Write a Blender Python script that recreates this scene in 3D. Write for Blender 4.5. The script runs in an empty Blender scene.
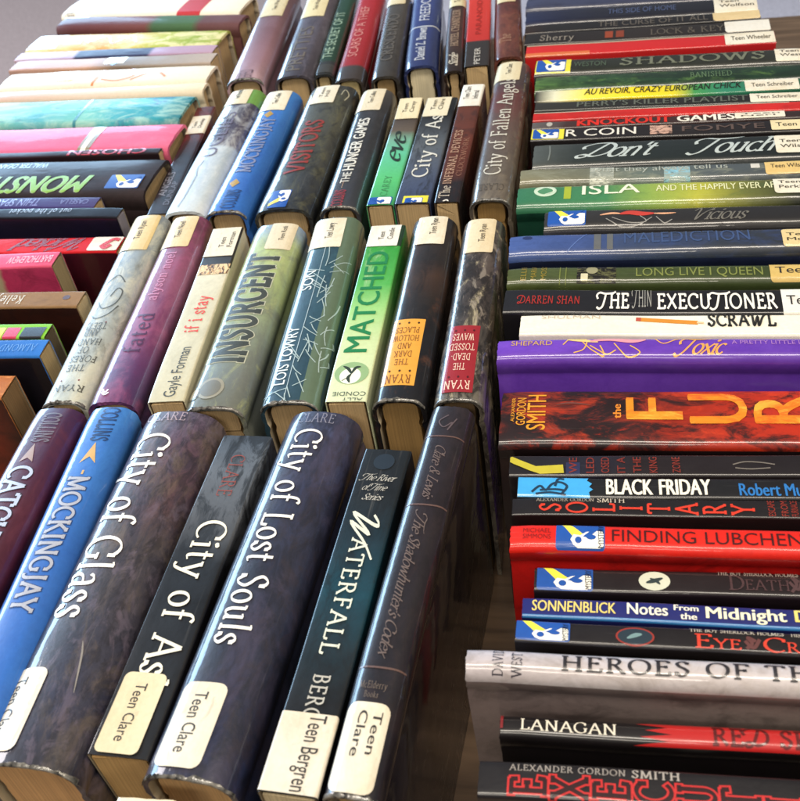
import bpy, bmesh, math, random
from mathutils import Vector, Matrix
random.seed(7)
S = bpy.context.scene
COL = S.collection

# ------------------------------------------------------------------ camera
ZC = 0.507                       # camera height over the table, metres
FPX = 1008.2                     # focal length in pixels of the 800 px photo
PITCH, ROLL, YAW = 0.725017, -0.180290, 0.268046
def _axes():
    cp, sp = math.cos(PITCH), math.sin(PITCH)
    Rz = Matrix.Rotation(YAW, 3, 'Z')
    f = Rz @ Vector((0, cp, -sp)); r = Rz @ Vector((1, 0, 0)); u = Rz @ Vector((0, sp, cp))
    c, s = math.cos(ROLL), math.sin(ROLL)
    return c*r + s*u, -s*r + c*u, f
RX, UX, FX = _axes()
cam_d = bpy.data.cameras.new('camera'); cam = bpy.data.objects.new('camera', cam_d); COL.objects.link(cam)
cam.matrix_world = Matrix(((RX.x, UX.x, -FX.x, 0), (RX.y, UX.y, -FX.y, 0), (RX.z, UX.z, -FX.z, ZC), (0, 0, 0, 1)))
cam_d.sensor_width = 36; cam_d.lens = FPX/801*36; cam_d.clip_start = .01; cam_d.clip_end = 60
cam_d.dof.use_dof = True; cam_d.dof.focus_distance = .56; cam_d.dof.aperture_fstop = 20
S.camera = cam

# ------------------------------------------------------------------ light
S.view_settings.view_transform = 'Standard'; S.view_settings.look = 'None'
S.view_settings.exposure = 0.0; S.view_settings.gamma = 1
W = bpy.data.worlds.new('World'); S.world = W; W.use_nodes = True
W.node_tree.nodes['Background'].inputs[0].default_value = (.84, .86, .92, 1)
W.node_tree.nodes['Background'].inputs[1].default_value = .14
def area(name, loc, target, sx, sy, power, color):
    l = bpy.data.lights.new(name, 'AREA'); l.shape = 'RECTANGLE'; l.size = sx; l.size_y = sy
    l.energy = power; l.color = color
    o = bpy.data.objects.new(name, l); COL.objects.link(o); o.location = loc
    o.rotation_euler = (Vector(target)-Vector(loc)).to_track_quat('-Z', 'Y').to_euler()
    return o
area('window_light', (-1.5, 1.72, .48), (.1, 1.35, .32), 2.0, .80, 86, (.46, .72, 1.0))
area('ceiling_or_fill_lamp', (.15, .0, 2.15), (.0, .5, .15), 1.7, .36, 46, (1.0, .90, .76))
area('ceiling_or_fill_lamp', (-.35, -1.15, 1.75), (-.1, .5, .12), 1.2, .30, 16, (1.0, .91, .78))  # second ceiling lamp, placed behind the viewer to brighten the page ends too
area('ceiling_or_fill_lamp', (2.0, -.15, 1.8), (.15, .9, .0), 1.2, .6, 26, (1.0, .86, .66))  # added fill from the right, brightens the bare far corner of the table
area('ceiling_or_fill_lamp', (-3.2, 1.6, 2.3), (-1.8, 3.2, -.74), 1.6, .8, 80, (1.0, .93, .94))  # added fill aimed at the floor, only there to brighten the carpet

# ------------------------------------------------------------------ helpers
def lin(h, k=1.0):
    if not isinstance(h, str): return h
    h = h.lstrip('#'); o = []
    for i in (0, 2, 4):
        c = int(h[i:i+2], 16)/255
        o.append((c/12.92 if c <= .04045 else ((c+.055)/1.055)**2.4)*k)
    return (*o, 1)
def ray(px, py, h):
    d = (px-400)/FPX*RX - (py-400.5)/FPX*UX + FX
    return d*((ZC-h)/-d.z) + Vector((0, 0, ZC))
def proj(p):
    q = p - Vector((0, 0, ZC)); z = q.dot(FX)
    return 400 + FPX*q.dot(RX)/z, 400.5 - FPX*q.dot(UX)/z

_mats = {}
def plain(color, rough=.45, coat=.5, metal=0, name='ink', wear=0):
    k = (color, rough, coat, metal, wear)
    if k in _mats: return _mats[k]
    m = bpy.data.materials.new(name); m.use_nodes = True
    nt = m.node_tree; b = nt.nodes['Principled BSDF']
    tc = nt.nodes.new('ShaderNodeTexCoord'); n = nt.nodes.new('ShaderNodeTexNoise')
    n.inputs['Scale'].default_value = 260; n.inputs['Detail'].default_value = 3
    nt.links.new(tc.outputs['Object'], n.inputs['Vector'])
    mx = nt.nodes.new('ShaderNodeMix'); mx.data_type = 'RGBA'
    c = lin(color); mx.inputs[6].default_value = tuple(v*.86 for v in c[:3])+(1,); mx.inputs[7].default_value = tuple(min(1, v*1.08) for v in c[:3])+(1,)
    nt.links.new(n.outputs[0], mx.inputs[0]); nt.links.new(mx.outputs[2], b.inputs['Base Color'])
    b.inputs['Roughness'].default_value = rough; b.inputs['Metallic'].default_value = metal
    b.inputs['Coat Weight'].default_value = coat; b.inputs['Coat Roughness'].default_value = .12
    if wear:
        n2 = nt.nodes.new('ShaderNodeTexNoise'); n2.inputs['Scale'].default_value = 900; n2.inputs['Detail'].default_value = 5; n2.inputs['Roughness'].default_value = .7
        nt.links.new(tc.outputs['Object'], n2.inputs['Vector'])
        mr = nt.nodes.new('ShaderNodeMapRange'); mr.inputs[1].default_value = .56; mr.inputs[2].default_value = .72; mr.inputs[3].default_value = 1-wear*.12; mr.inputs[4].default_value = 1-wear*.85
        nt.links.new(n2.outputs[0], mr.inputs[0]); nt.links.new(mr.outputs[0], b.inputs['Alpha'])
    _mats[k] = m; return m

def cov(L, ramp, n=(), rough=.42, coat=.8, coatr=.03, bump=.25, warp=.06, spec=.36):
    """printed jacket under clear film: colours along the spine (ramp in 0..1), then blotches n=(colour, scale, threshold, softness, amount)"""
    m = bpy.data.materials.new('jacket_print'); m.use_nodes = True
    nt = m.node_tree; N = nt.nodes.new; K = nt.links.new; b = nt.nodes['Principled BSDF']
    tc = N('ShaderNodeTexCoord'); off = random.uniform(0, 9)
    mp = N('ShaderNodeMapping'); mp.inputs['Location'].default_value = (off, off*.7, off*.3)
    K(tc.outputs['Object'], mp.inputs['Vector'])
    def noise(scale, det=4, vec=None, rgh=.55, dist=0):
        q = N('ShaderNodeTexNoise'); q.inputs['Scale'].default_value = scale; q.inputs['Detail'].default_value = det
        q.inputs['Roughness'].default_value = rgh; q.inputs['Distortion'].default_value = dist
        K((vec or mp).outputs['Vector'], q.inputs['Vector']); return q.outputs[0]
    def math_(op, a, c, clamp=False):
        q = N('ShaderNodeMath'); q.operation = op; q.use_clamp = clamp
        for i, v in enumerate((a, c)):
            if isinstance(v, (int, float)): q.inputs[i].default_value = v
            else: K(v, q.inputs[i])
        return q.outputs[0]
    ma = N('ShaderNodeMapping'); ma.inputs['Scale'].default_value = (.55, 1.25, .6); K(mp.outputs[0], ma.inputs['Vector'])
    sp = N('ShaderNodeSeparateXYZ'); K(tc.outputs['Object'], sp.inputs[0])
    u = math_('DIVIDE', sp.outputs[0], L)
    if warp: u = math_('ADD', u, math_('MULTIPLY', math_('SUBTRACT', noise(28), .5), warp*2))
    cr = N('ShaderNodeValToRGB'); e = cr.color_ramp.elements
    if len(ramp) == 1: ramp = [ramp[0], (1, ramp[0][1])]
    e[0].position, e[0].color = ramp[0][0], lin(ramp[0][1]); e[1].position, e[1].color = ramp[-1][0], lin(ramp[-1][1])
    for p, c in ramp[1:-1]:
        q = e.new(p); q.color = lin(c)
    K(u, cr.inputs[0]); col = cr.outputs[0]
    def mix(fac, a, c, mode='MIX'):
        q = N('ShaderNodeMix'); q.data_type = 'RGBA'; q.blend_type = mode
        for i, v in ((0, fac), (6, a), (7, c)):
            if isinstance(v, (int, float, tuple)): q.inputs[i].default_value = v
            else: K(v, q.inputs[i])
        return q.outputs[2]
    for c, sc, th, so, am in n:
        f = N('ShaderNodeMapRange'); f.interpolation_type = 'SMOOTHSTEP'
        sc *= 2.6; th -= .055; so *= .8; f.inputs[1].default_value = th-so; f.inputs[2].default_value = th+so; f.inputs[4].default_value = min(1, am*1.1)
        K(noise(sc, 9, ma, .70, .9), f.inputs[0]); col = mix(f.outputs[0], col, lin(c))
    fine = noise(420, 3)
    col = mix(.28, col, mix(1.0, col, mix(fine, (.55, .55, .55, 1), (1.4, 1.4, 1.4, 1)), 'MULTIPLY'))
    # rubbed scratches along the spine
    ms = N('ShaderNodeMapping'); ms.inputs['Scale'].default_value = (14, 520, 60); ms.inputs['Location'].default_value = (off, off, 0)
    K(tc.outputs['Object'], ms.inputs['Vector'])
    sc_ = N('ShaderNodeMapRange'); sc_.inputs[1].default_value = .66; sc_.inputs[2].default_value = .78; sc_.inputs[4].default_value = .05
    K(noise(1.0, 3, ms), sc_.inputs[0]); col = mix(sc_.outputs[0], col, (.62, .60, .56, 1))
    K(col, b.inputs['Base Color'])
    rr = N('ShaderNodeMapRange'); rr.inputs[3].default_value = rough-.1; rr.inputs[4].default_value = rough+.15
    K(noise(55, 5), rr.inputs[0]); K(rr.outputs[0], b.inputs['Roughness'])
    b.inputs['Specular IOR Level'].default_value = spec
    b.inputs['Coat Weight'].default_value = coat
    cr2 = N('ShaderNodeMapRange'); cr2.inputs[1].default_value = .35; cr2.inputs[2].default_value = .7
    cr2.inputs[3].default_value = coatr; cr2.inputs[4].default_value = coatr+.07
    K(noise(90, 5), cr2.inputs[0]); K(cr2.outputs[0], b.inputs['Coat Roughness'])
    mb = N('ShaderNodeMapping'); mb.inputs['Scale'].default_value = (.55, 1.3, 1); K(mp.outputs[0], mb.inputs['Vector'])
    bp = N('ShaderNodeBump'); bp.inputs['Strength'].default_value = bump; bp.inputs['Distance'].default_value = .0012
    K(noise(75, 3, mb), bp.inputs['Height']); K(bp.outputs[0], b.inputs['Coat Normal'])
    bp2 = N('ShaderNodeBump'); bp2.inputs['Strength'].default_value = bump*.5; bp2.inputs['Distance'].default_value = .0006
    K(fine, bp2.inputs['Height']); K(bp2.outputs[0], b.inputs['Normal'])
    return m

def page_mat(tone):
    k = ('page', tone)
    if k in _mats: return _mats[k]
    m = bpy.data.materials.new('paper_pages'); m.use_nodes = True; nt = m.node_tree; b = nt.nodes['Principled BSDF']
    N = nt.nodes.new; K = nt.links.new
    tc = N('ShaderNodeTexCoord'); mp = N('ShaderNodeMapping'); mp.inputs['Scale'].default_value = (9, 2600, 5)
    K(tc.outputs['Object'], mp.inputs[0])
    n = N('ShaderNodeTexNoise'); n.inputs['Scale'].default_value = 1; n.inputs['Detail'].default_value = 4; K(mp.outputs[0], n.inputs['Vector'])
    n2 = N('ShaderNodeTexNoise'); n2.inputs['Scale'].default_value = 60; K(tc.outputs['Object'], n2.inputs['Vector'])
    cr = N('ShaderNodeValToRGB'); c = lin(tone)
    cr.color_ramp.elements[0].position = .32; cr.color_ramp.elements[0].color = tuple(v*.70 for v in c[:3])+(1,)
    cr.color_ramp.elements[1].position = .6; cr.color_ramp.elements[1].color = c
    K(n.outputs[0], cr.inputs[0])
    mx = N('ShaderNodeMix'); mx.data_type = 'RGBA'; mx.blend_type = 'MULTIPLY'; mx.inputs[0].default_value = .22
    K(cr.outputs[0], mx.inputs[6]); K(n2.outputs[0], mx.inputs[7]); K(mx.outputs[2], b.inputs['Base Color'])
    b.inputs['Roughness'].default_value = .85
    bp = N('ShaderNodeBump'); bp.inputs['Strength'].default_value = .5; bp.inputs['Distance'].default_value = .0006
    K(n.outputs[0], bp.inputs['Height']); K(bp.outputs[0], b.inputs['Normal'])
    _mats[k] = m; return m
def film_mat():
    if 'film' in _mats: return _mats['film']
    m = bpy.data.materials.new('crinkled_film'); m.use_nodes = True; nt = m.node_tree; b = nt.nodes['Principled BSDF']
    n = nt.nodes.new('ShaderNodeTexNoise'); n.inputs['Scale'].default_value = 240; n.inputs['Detail'].default_value = 3
    tc = nt.nodes.new('ShaderNodeTexCoord'); nt.links.new(tc.outputs['Object'], n.inputs['Vector'])
    cr = nt.nodes.new('ShaderNodeValToRGB'); cr.color_ramp.elements[0].position = .38; cr.color_ramp.elements[0].color = (.02, .02, .02, 1)
    cr.color_ramp.elements[1].position = .68; cr.color_ramp.elements[1].color = (.20, .19, .17, 1)
    nt.links.new(n.outputs[0], cr.inputs[0]); nt.links.new(cr.outputs[0], b.inputs['Base Color'])
    bp = nt.nodes.new('ShaderNodeBump'); bp.inputs['Distance'].default_value = .0006; nt.links.new(n.outputs[0], bp.inputs['Height'])
    nt.links.new(bp.outputs[0], b.inputs['Normal'])
    b.inputs['Roughness'].default_value = .16; b.inputs['Specular IOR Level'].default_value = .9
    _mats['film'] = m; return m

def link(name, verts, faces, mat, parent=None, smooth=False):
    me = bpy.data.meshes.new(name); me.from_pydata([tuple(v) for v in verts], [], faces)
    for mt in (mat if isinstance(mat, (list, tuple)) else [mat]): me.materials.append(mt)
    if smooth:
        for p in me.polygons: p.use_smooth = True
    me.update(); o = bpy.data.objects.new(name, me); COL.objects.link(o); o.parent = parent
    return o

# ------------------------------------------------------------------ lettering: pen-drawn serif strokes + built-in sans
def _arc(cx, cy, rx, ry, a0, a1):
    n = max(6, int(abs(a1-a0)/14))
    return [(cx+rx*math.cos(math.radians(a0+(a1-a0)*i/n)), cy+ry*math.sin(math.radians(a0+(a1-a0)*i/n))) for i in range(n+1)]
def _spl(P):
    out = []; Q = [P[0]]+list(P)+[P[-1]]
    for i in range(1, len(Q)-2):
        a, b, c, d = Q[i-1:i+3]
        for k in range(6):
            t = k/6
            out.append(tuple(.5*((2*b[j])+(-a[j]+c[j])*t+(2*a[j]-5*b[j]+4*c[j]-d[j])*t*t+(-a[j]+3*b[j]-3*c[j]+d[j])*t**3) for j in (0, 1)))
    out.append(P[-1]); return out
def _ln(x0, y0, x1, y1):
    n = max(1, int(math.hypot(x1-x0, y1-y0)/.12))
    return [(x0+(x1-x0)*i/n, y0+(y1-y0)*i/n) for i in range(n+1)]
X = .64
def st(x, y0, y1, f='tb', w=.12):
    r = [_ln(x, y0, x, y1)]
    if 'b' in f: r.append(_ln(x-w, y0+.015, x+w, y0+.015))
    if 't' in f: r.append(_ln(x-w, y1-.015, x+w, y1-.015))
    if 'l' in f: r.append(_ln(x-w, y1-.05, x, y1-.01))
    return r
def sf(x, y, w=.11): return [_ln(x-w, y, x+w, y)]
L_ = lambda *a: [_ln(*a)]
A_ = lambda *a: [_arc(*a)]
C_ = lambda *p: [_spl(p)]
G = {
'A': (.80, L_(.08, 0, .40, 1)+L_(.40, 1, .74, 0)+L_(.20, .36, .60, .36)+sf(.08, .01)+sf(.74, .01)),
'B': (.66, st(.16, 0, 1)+C_((.16, .99), (.40, .98), (.53, .76), (.40, .54), (.16, .53))+C_((.2, .53), (.45, .51), (.60, .27), (.45, .02), (.16, .01))),
'C': (.74, A_(.44, .5, .38, .49, 48, 312)+L_(.70, .72, .70, .93)),
'D': (.82, st(.16, 0, 1)+[_ln(.16, .99, .32, .99)+_arc(.32, .5, .42, .49, 90, -90)[1:]+_ln(.32, .01, .16, .01)[1:]]),
'E': (.64, st(.16, 0, 1)+L_(.16, .985, .54, .985)+L_(.54, .985, .55, .82)+L_(.16, .53, .44, .53)+L_(.44, .45, .44, .61)+L_(.16, .015, .57, .015)+L_(.57, .015, .60, .2)),
'F': (.60, st(.16, 0, 1)+L_(.16, .985, .54, .985)+L_(.54, .985, .55, .82)+L_(.16, .52, .44, .52)+L_(.44, .44, .44, .60)),
'G': (.84, A_(.44, .5, .38, .49, 48, 318)+L_(.70, .72, .70, .93)+L_(.72, .42, .72, .12)+sf(.72, .42)),
'H': (.86, st(.16, 0, 1)+st(.70, 0, 1)+L_(.16, .52, .70, .52)),
'I': (.32, st(.16, 0, 1)),
'J': (.42, sf(.26, .985)+C_((.26, .98), (.26, .4), (.25, .05), (.12, -.12), (.0, -.1))),
'K': (.78, st(.16, 0, 1)+L_(.18, .48, .60, .98)+L_(.30, .62, .70, .02)+sf(.60, .985)+sf(.70, .015)),
'L': (.60, st(.16, 0, 1)+L_(.16, .015, .54, .015)+L_(.54, .015, .58, .22)),
'M': (.98, L_(.12, 0, .17, 1)+L_(.17, 1, .48, .06)+L_(.48, .06, .80, 1)+L_(.80, 1, .86, 0)+sf(.12, .01)+sf(.86, .01)+sf(.12, .985, .07)+sf(.84, .985, .07)),
'N': (.88, L_(.16, 0, .16, 1)+L_(.16, 1, .72, .0)+L_(.72, 0, .72, 1)+sf(.16, .01)+sf(.72, .985)+sf(.12, .985, .07)),
'O': (.88, A_(.44, .5, .38, .49, 0, 360)),
'P': (.62, st(.16, 0, 1)+C_((.16, .99), (.42, .97), (.56, .73), (.42, .48), (.16, .47))),
'Q': (.88, A_(.44, .5, .38, .49, 0, 360)+C_((.44, .05), (.6, -.12), (.9, -.2))),
'R': (.74, st(.16, 0, 1)+C_((.16, .99), (.42, .97), (.54, .75), (.42, .52), (.16, .51))+L_(.34, .5, .68, .01)+sf(.68, .015, .08)),
'S': (.58, C_((.48, .80), (.42, .95), (.26, .98), (.11, .80), (.20, .60), (.38, .46), (.49, .28), (.38, .05), (.22, .01), (.08, .20))+L_(.49, .76, .49, .95)+L_(.07, .05, .07, .24)),
'T': (.72, st(.36, 0, 1, 'b')+L_(.05, .985, .67, .985)+L_(.05, .985, .04, .82)+L_(.67, .985, .68, .82)),
'U': (.84, [_ln(.16, .98, .16, .32)+_arc(.42, .32, .26, .31, 180, 360)[1:]+_ln(.68, .32, .68, .98)[1:]]+sf(.16, .985)+sf(.68, .985)),
'V': (.80, L_(.08, 1, .41, .0)+L_(.41, 0, .72, 1)+sf(.08, .985)+sf(.72, .985)),
'W': (1.10, L_(.06, 1, .32, .0)+L_(.32, 0, .56, .96)+L_(.56, .96, .80, 0)+L_(.80, 0, 1.02, 1)+sf(.06, .985)+sf(.56, .985)+sf(1.02, .985)),
'X': (.76, L_(.08, 1, .68, 0)+L_(.68, 1, .08, 0)+sf(.1, .985)+sf(.66, .985)+sf(.08, .015)+sf(.68, .015)),
'Y': (.74, L_(.06, 1, .37, .48)+L_(.37, .48, .66, 1)+L_(.37, .48, .37, 0)+sf(.08, .985)+sf(.66, .985)+sf(.37, .015)),
'Z': (.68, L_(.08, .985, .58, .985)+L_(.58, .985, .07, .015)+L_(.07, .015, .60, .015)+L_(.08, .985, .07, .82)+L_(.60, .015, .62, .2)),
'a': (.54, C_((.10, X-.12), (.18, X-.02), (.32, X), (.40, X-.14), (.40, .10), (.44, .02), (.52, .04))+C_((.40, X-.26), (.18, X-.32), (.07, .17), (.15, .02), (.28, .04), (.40, .14))),
'b': (.60, st(.14, 0.02, 1.02, 'l')+A_(.32, X/2, .20, X/2, 150, -150)),
'c': (.50, A_(.28, X/2, .21, X/2, 50, 315)),
'd': (.60, st(.46, 0, 1.02, 'l')+A_(.28, X/2, .20, X/2, 30, 330)+L_(.46, .02, .56, .05)),
'e': (.54, C_((.09, .36), (.46, .38), (.44, X-.1), (.28, X), (.12, X-.12), (.07, .3), (.14, .08), (.28, 0), (.46, .12))),
'f': (.38, [_ln(.16, 0, .16, .72)+_spl([(.16, .72), (.19, .92), (.30, 1.03), (.42, .98)])[1:]]+sf(.16, .015)+L_(.03, X-.03, .34, X-.03)),
'g': (.54, A_(.26, .42, .17, .21, 0, 360)+C_((.40, .56), (.46, .64), (.54, .62))+C_((.14, .26), (.08, .14), (.18, .06), (.38, .02), (.46, -.12), (.36, -.28), (.18, -.29), (.07, -.18), (.14, -.03), (.24, .05))),
'h': (.62, st(.14, 0, 1.02, 'bl')+[_spl([(.14, X-.2), (.26, X-.03), (.38, X), (.47, X-.14)])+_ln(.47, X-.14, .47, 0)[1:]]+sf(.47, .015, .1)),
'i': (.30, st(.15, 0, X, 'bl')+A_(.15, .88, .035, .035, 0, 360)),
'j': (.28, st(.16, -.1, X, 'l')+C_((.16, -.1), (.1, -.26), (-.04, -.26))+A_(.16, .88, .035, .035, 0, 360)),
'k': (.58, st(.14, 0, 1.02, 'bl')+L_(.15, .26, .44, X)+L_(.25, .36, .52, 0)+sf(.44, X-.015, .08)+sf(.52, .015, .08)),
'l': (.30, st(.15, 0, 1.02, 'bl')),
'm': (.92, st(.14, 0, X, 'bl')+[_spl([(.14, X-.2), (.24, X-.03), (.35, X), (.43, X-.14)])+_ln(.43, X-.14, .43, 0)[1:]]+sf(.43, .015, .09)+[_spl([(.43, X-.2), (.54, X-.03), (.65, X), (.74, X-.14)])+_ln(.74, X-.14, .74, 0)[1:]]+sf(.74, .015, .09)),
'n': (.62, st(.14, 0, X, 'bl')+[_spl([(.14, X-.2), (.26, X-.03), (.38, X), (.47, X-.14)])+_ln(.47, X-.14, .47, 0)[1:]]+sf(.47, .015, .1)),
'o': (.58, A_(.29, X/2, .22, X/2, 0, 360)),
'p': (.60, st(.14, -.3, X, 'bl')+A_(.32, X/2, .20, X/2, 150, -150)),
'q': (.60, st(.46, -.3, X, 'b')+A_(.28, X/2, .20, X/2, 30, 330)),
'r': (.44, st(.14, 0, X, 'bl')+C_((.14, X-.22), (.24, X-.05), (.34, X), (.40, X-.04))),
's': (.44, C_((.36, X-.14), (.30, X-.02), (.18, X-.01), (.09, X-.15), (.16, X-.27), (.30, .26), (.37, .14), (.28, .01), (.16, .01), (.06, .14))+L_(.37, X-.16, .37, X-.03)+L_(.05, .03, .05, .17)),
't': (.40, [_ln(.17, .86, .17, .16)+_spl([(.17, .16), (.22, .02), (.36, .06)])[1:]]+L_(.04, X-.02, .34, X-.02)),
'u': (.62, [_ln(.13, X, .13, .18)+_spl([(.13, .18), (.20, .02), (.34, .03), (.46, .18)])[1:]]+st(.46, 0, X, 'l')+sf(.07, X-.015, .06)+L_(.46, .015, .56, .03)),
'v': (.56, L_(.06, X, .29, 0)+L_(.29, 0, .50, X)+sf(.06, X-.015, .09)+sf(.50, X-.015, .09)),
'w': (.82, L_(.05, X, .24, 0)+L_(.24, 0, .41, X-.02)+L_(.41, X-.02, .58, 0)+L_(.58, 0, .76, X)+sf(.05, X-.015, .08)+sf(.76, X-.015, .08)),
'x': (.56, L_(.06, X, .50, 0)+L_(.50, X, .06, 0)+sf(.08, X-.015, .08)+sf(.48, X-.015, .08)+sf(.06, .015, .08)+sf(.50, .015, .08)),
'y': (.56, L_(.06, X, .30, .02)+[_ln(.51, X, .26, -.1)+_spl([(.26, -.1), (.16, -.28), (.02, -.26)])[1:]]+sf(.06, X-.015, .09)+sf(.50, X-.015, .09)),
'z': (.50, L_(.06, X-.015, .42, X-.015)+L_(.42, X-.02, .06, .02)+L_(.06, .015, .44, .015)),
"'": (.20, L_(.1, .98, .08, .74)), '.': (.22, A_(.1, .05, .04, .04, 0, 360)), '-': (.36, L_(.05, .36, .3, .36)),
'&': (.80, C_((.70, .05), (.24, .70), (.26, .96), (.42, .96), (.46, .76), (.14, .42), (.10, .12), (.32, .0), (.58, .18), (.66, .48))),
'/': (.45, L_(.02, .0, .4, 1)), ' ': (.36, []),
}
SW = {  # swash capitals and joined lower case for the script titles
'D': (1.05, C_((.62, 1.0), (.50, .55), (.30, .06), (.05, .0), (-.02, .14), (.2, .2), (.55, .06), (.95, .25), (1.0, .7), (.7, 1.02), (.2, 1.05), (-.12, .82), (-.05, .62))),
'T': (.80, C_((.55, .95), (.45, .5), (.3, .08), (.05, -.08), (-.15, .02))+C_((-.1, .62), (-.18, .85), (.05, 1.05), (.5, .98), (1.1, 1.02), (1.35, 1.12))),
'V': (.85, C_((-.1, .8), (.05, 1.02), (.2, .9), (.28, .0), (.55, .6), (.95, 1.05))),
'W': (1.2, C_((-.1, .8), (.05, 1.02), (.2, .9), (.28, .0), (.6, .8), (.62, .0), (.95, .7), (1.3, 1.1))),
}
PL = {k: v for k, v in G.items()}
def strokes_geo(text, thick=.15, thin=.055, slant=0, track=.06, swash=False, bold=0):
    """ribbons, cap height 1: list of (verts2d, faces)"""
    V, F, lay = [], [], []
    x = 0; k = 0
    for ch in text:
        w, sts = (SW.get(ch) if swash and ch in SW else None) or G.get(ch, G[' '])
        for p in sts:
            if swash and ch not in SW and len(p) == 2 and abs(p[0][1]-p[1][1]) < .03: continue
            k += 1; n = len(p); b0 = len(V); closed = math.hypot(p[0][0]-p[-1][0], p[0][1]-p[-1][1]) < 1e-4
            for i, (a, c) in enumerate(p):
                q0 = p[i-1] if i else (p[-2] if closed else p[0]); q1 = p[i+1] if i < n-1 else (p[1] if closed else p[-1])
                dx, dy = q1[0]-q0[0], q1[1]-q0[1]; l = math.hypot(dx, dy) or 1; dx /= l; dy /= l
                th = math.atan2(dy, dx) - math.radians(22)
                t = thin+(thick-thin)*abs(math.sin(th))+bold
                if not closed and i in (0, n-1): a -= dx*bold*.5*(1 if i == 0 else -1); c -= dy*bold*.5*(1 if i == 0 else -1)
                for s in (1, -1):
                    X0, Y0 = a-dy*t/2*s, c+dx*t/2*s
                    V.append((x+X0+slant*Y0, Y0)); lay.append(k % 7)
            for i in range(n-1):
                j = b0+2*i; F.append((j, j+1, j+3, j+2))
        x += w+track
    return V, F, lay, x-track
_fc = {}
def sans_geo(text, bold=0.0, slant=0):
    key = (text, bold)
    if key not in _fc:
        c = bpy.data.curves.new('t', 'FONT'); c.body = text; c.size = 1; c.resolution_u = 3
        o = bpy.data.objects.new('t', c); COL.objects.link(o)
        me = bpy.data.meshes.new_from_object(o.evaluated_get(bpy.context.evaluated_depsgraph_get()))
        V = [(v.co.x, v.co.y) for v in me.vertices]; F = [tuple(p.vertices) for p in me.polygons]
        bpy.data.objects.remove(o); bpy.data.curves.remove(c); bpy.data.meshes.remove(me)
        _fc[key] = (V, F)
    V, F = _fc[key]
    k = 1/.69
    V = [((a+slant*b)*k, b*k) for a, b in V]
    x0 = min(v[0] for v in V); V = [(a-x0, b) for a, b in V]
    ly = [0]*len(V)
    if bold > 0:            # bolder: three copies side by side, a hair apart in height
        n = len(V); d = bold*k*.8; F0 = F; V0 = V; V, F, ly = [], [], []
        for q, (dx, dy) in enumerate(((-d, 0), (0, d*.3), (d, 0))):
            V += [(a+dx+d, b+dy) for a, b in V0]; F = F+[tuple(i+q*n for i in f) for f in F0]; ly += [q]*n
    return V, F, ly, max(v[0] for v in V)
def geo(text, font):
    f, *o = font.split(':'); b = float(o[0]) if o else 0
    if f == 'serif': return strokes_geo(text, thick=.118, thin=.038, bold=b*.25)
    if f == 'fine': return strokes_geo(text, thick=.11, thin=.04, track=.10, bold=b)
    if f == 'roman': return strokes_geo(text, thick=.13, thin=.07, track=.12, bold=b)
    if f == 'slab': return strokes_geo(text, thick=.17, thin=.13, track=.06, bold=b)
    if f == 'script': return strokes_geo(text, thick=.10, thin=.035, slant=.55, track=-.07, swash=True, bold=b)
    if f == 'hand': return strokes_geo(text, thick=.11, thin=.08, track=.08, swash=True, bold=b)
    if f == 'sans': return sans_geo(text, b)
    if f == 'ital': return sans_geo(text, b, .28)

def cut(V, F, axis, cuts):
    """slice a flat mesh along lines so it can follow the rounded spine"""
    bm = bmesh.new(); vs = [bm.verts.new((a*1000, b*1000, c*1000)) for a, b, c in V]
    for f in F:
        if len(set(f)) < 3: continue
        try: bm.faces.new([vs[i] for i in f])
        except ValueError: pass
    bmesh.ops.triangulate(bm, faces=bm.faces[:])
    for c in cuts:
        co = [0, 0, 0]; no = [0, 0, 0]; co[axis] = c*1000; no[axis] = 1
        bmesh.ops.bisect_plane(bm, geom=bm.verts[:]+bm.edges[:]+bm.faces[:], dist=1e-4, plane_co=co, plane_no=no)
    bm.verts.index_update()
    V2 = [tuple(q/1000 for q in v.co) for v in bm.verts]; F2 = [[v.index for v in f.verts] for f in bm.faces]
    bm.free(); return V2, F2

def art(b, *c, sc=60, th=.5):
    """a printed picture: colours broken up at small scale"""
    return cov(b.L, [(0, c[0]), (1, c[0])], n=[(q, sc*(1+.5*i), th+.04*i, .06, .95) for i, q in enumerate(c[1:])], warp=0)
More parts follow.
